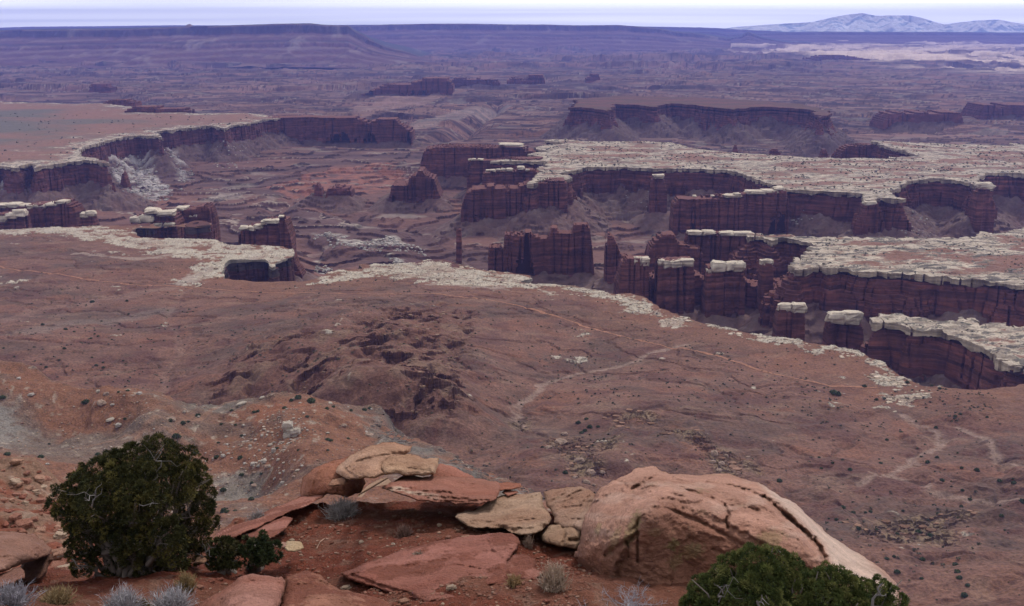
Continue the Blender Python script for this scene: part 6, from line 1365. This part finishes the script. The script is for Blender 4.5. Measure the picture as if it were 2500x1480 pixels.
sky.sun_elevation = SUN_EL; sky.sun_rotation = SUN_AZ; sky.altitude = 1800
tc = n.new('ShaderNodeTexCoord'); sep = n.new('ShaderNodeSeparateXYZ'); L.new(tc.outputs['Generated'], sep.inputs[0])
# project direction onto a cloud layer
mx = n.new('ShaderNodeMath'); mx.operation = 'MAXIMUM'; L.new(sep.outputs[2], mx.inputs[0]); mx.inputs[1].default_value = 0.0
ad = n.new('ShaderNodeMath'); ad.operation = 'ADD'; L.new(mx.outputs[0], ad.inputs[0]); ad.inputs[1].default_value = 0.025
dv = n.new('ShaderNodeVectorMath'); dv.operation = 'DIVIDE'; L.new(tc.outputs['Generated'], dv.inputs[0])
cb_ = n.new('ShaderNodeCombineXYZ'); [L.new(ad.outputs[0], cb_.inputs[i]) for i in range(3)]; L.new(cb_.outputs[0], dv.inputs[1])
mp = n.new('ShaderNodeVectorMath'); mp.operation = 'MULTIPLY'; mp.inputs[1].default_value = (0.06, 0.14, 0.0); L.new(dv.outputs[0], mp.inputs[0])
nz = n.new('ShaderNodeTexNoise'); nz.inputs['Scale'].default_value = 1.0; nz.inputs['Detail'].default_value = 6; nz.inputs['Roughness'].default_value = 0.48; nz.inputs['Distortion'].default_value = 0.5
L.new(mp.outputs[0], nz.inputs['Vector'])
mr_ = n.new('ShaderNodeMapRange'); L.new(nz.outputs['Fac'], mr_.inputs[0]); mr_.inputs[1].default_value = 0.33; mr_.inputs[2].default_value = 0.66
mc = n.new('ShaderNodeMix'); mc.data_type = 'RGBA'; L.new(mr_.outputs[0], mc.inputs[0]); mc.inputs[6].default_value = (6.4, 6.6, 6.9, 1); mc.inputs[7].default_value = (9.0, 9.1, 9.2, 1)
# brighter toward the sun side low on the right
dt = n.new('ShaderNodeVectorMath'); dt.operation = 'DOT_PRODUCT'; L.new(tc.outputs['Generated'], dt.inputs[0]); dt.inputs[1].default_value = (0.33, 0.94, 0.02)
m4 = n.new('ShaderNodeMapRange'); L.new(dt.outputs['Value'], m4.inputs[0]); m4.inputs[1].default_value = 0.86; m4.inputs[2].default_value = 1.0; m4.inputs[3].default_value = 1.0; m4.inputs[4].default_value = 1.25
sc2 = n.new('ShaderNodeVectorMath'); sc2.operation = 'SCALE'; L.new(mc.outputs[2], sc2.inputs[0]); 
m6 = n.new('ShaderNodeMapRange'); L.new(sep.outputs[2], m6.inputs[0]); m6.inputs[1].default_value = 0.0; m6.inputs[2].default_value = 0.07; m6.inputs[3].default_value = 2.35; m6.inputs[4].default_value = 1.0; m6.interpolation_type = 'SMOOTHERSTEP'
m7 = n.new('ShaderNodeMath'); m7.operation = 'MULTIPLY'; L.new(m4.outputs[0], m7.inputs[0]); L.new(m6.outputs[0], m7.inputs[1]); L.new(m7.outputs[0], sc2.inputs['Scale'])
m5 = n.new('ShaderNodeMix'); m5.data_type = 'RGBA'; m5.inputs[0].default_value = 0.88; L.new(sky.outputs[0], m5.inputs[6]); L.new(sc2.outputs[0], m5.inputs[7])
L.new(m5.outputs[2], bg.inputs['Color']); bg.inputs['Strength'].default_value = 0.1
# haze
def haze(density, color):
    x0, x1, y0, y1, z0, z1 = -50000, 50000, -2000, 48500, FZ - 260, CZ + 620
    v = [(x, y, z) for z in (z0, z1) for y in (y0, y1) for x in (x0, x1)]
    f = [(0,2,3,1), (4,5,7,6), (0,1,5,4), (2,6,7,3), (0,4,6,2), (1,3,7,5)]
    m = bpy.data.materials.new('haze_air'); m.use_nodes = True; nn = m.node_tree.nodes; nn.remove(nn['Principled BSDF'])
    pv = nn.new('ShaderNodeVolumePrincipled'); pv.inputs['Color'].default_value = (*color, 1); pv.inputs['Density'].default_value = density; pv.inputs['Anisotropy'].default_value = 0.2
    m.node_tree.links.new(pv.outputs[0], nn['Material Output'].inputs['Volume'])
    o = mk('haze', v, [np.array(f)], None, m); o['kind'] = 'stuff'; o['label'] = 'blue distance haze filling the canyon air'
haze(2.9e-5, (0.22, 0.27, 0.84))
S = bpy.context.scene
S.view_settings.view_transform = 'Standard'; S.view_settings.look = 'None'; S.view_settings.exposure = 0.24; S.view_settings.gamma = 1
S.cycles.max_bounces = 4; S.cycles.diffuse_bounces = 2; S.cycles.volume_bounces = 0; S.cycles.glossy_bounces = 1
S.cycles.use_denoising = True
print('done', time.time() - T0)
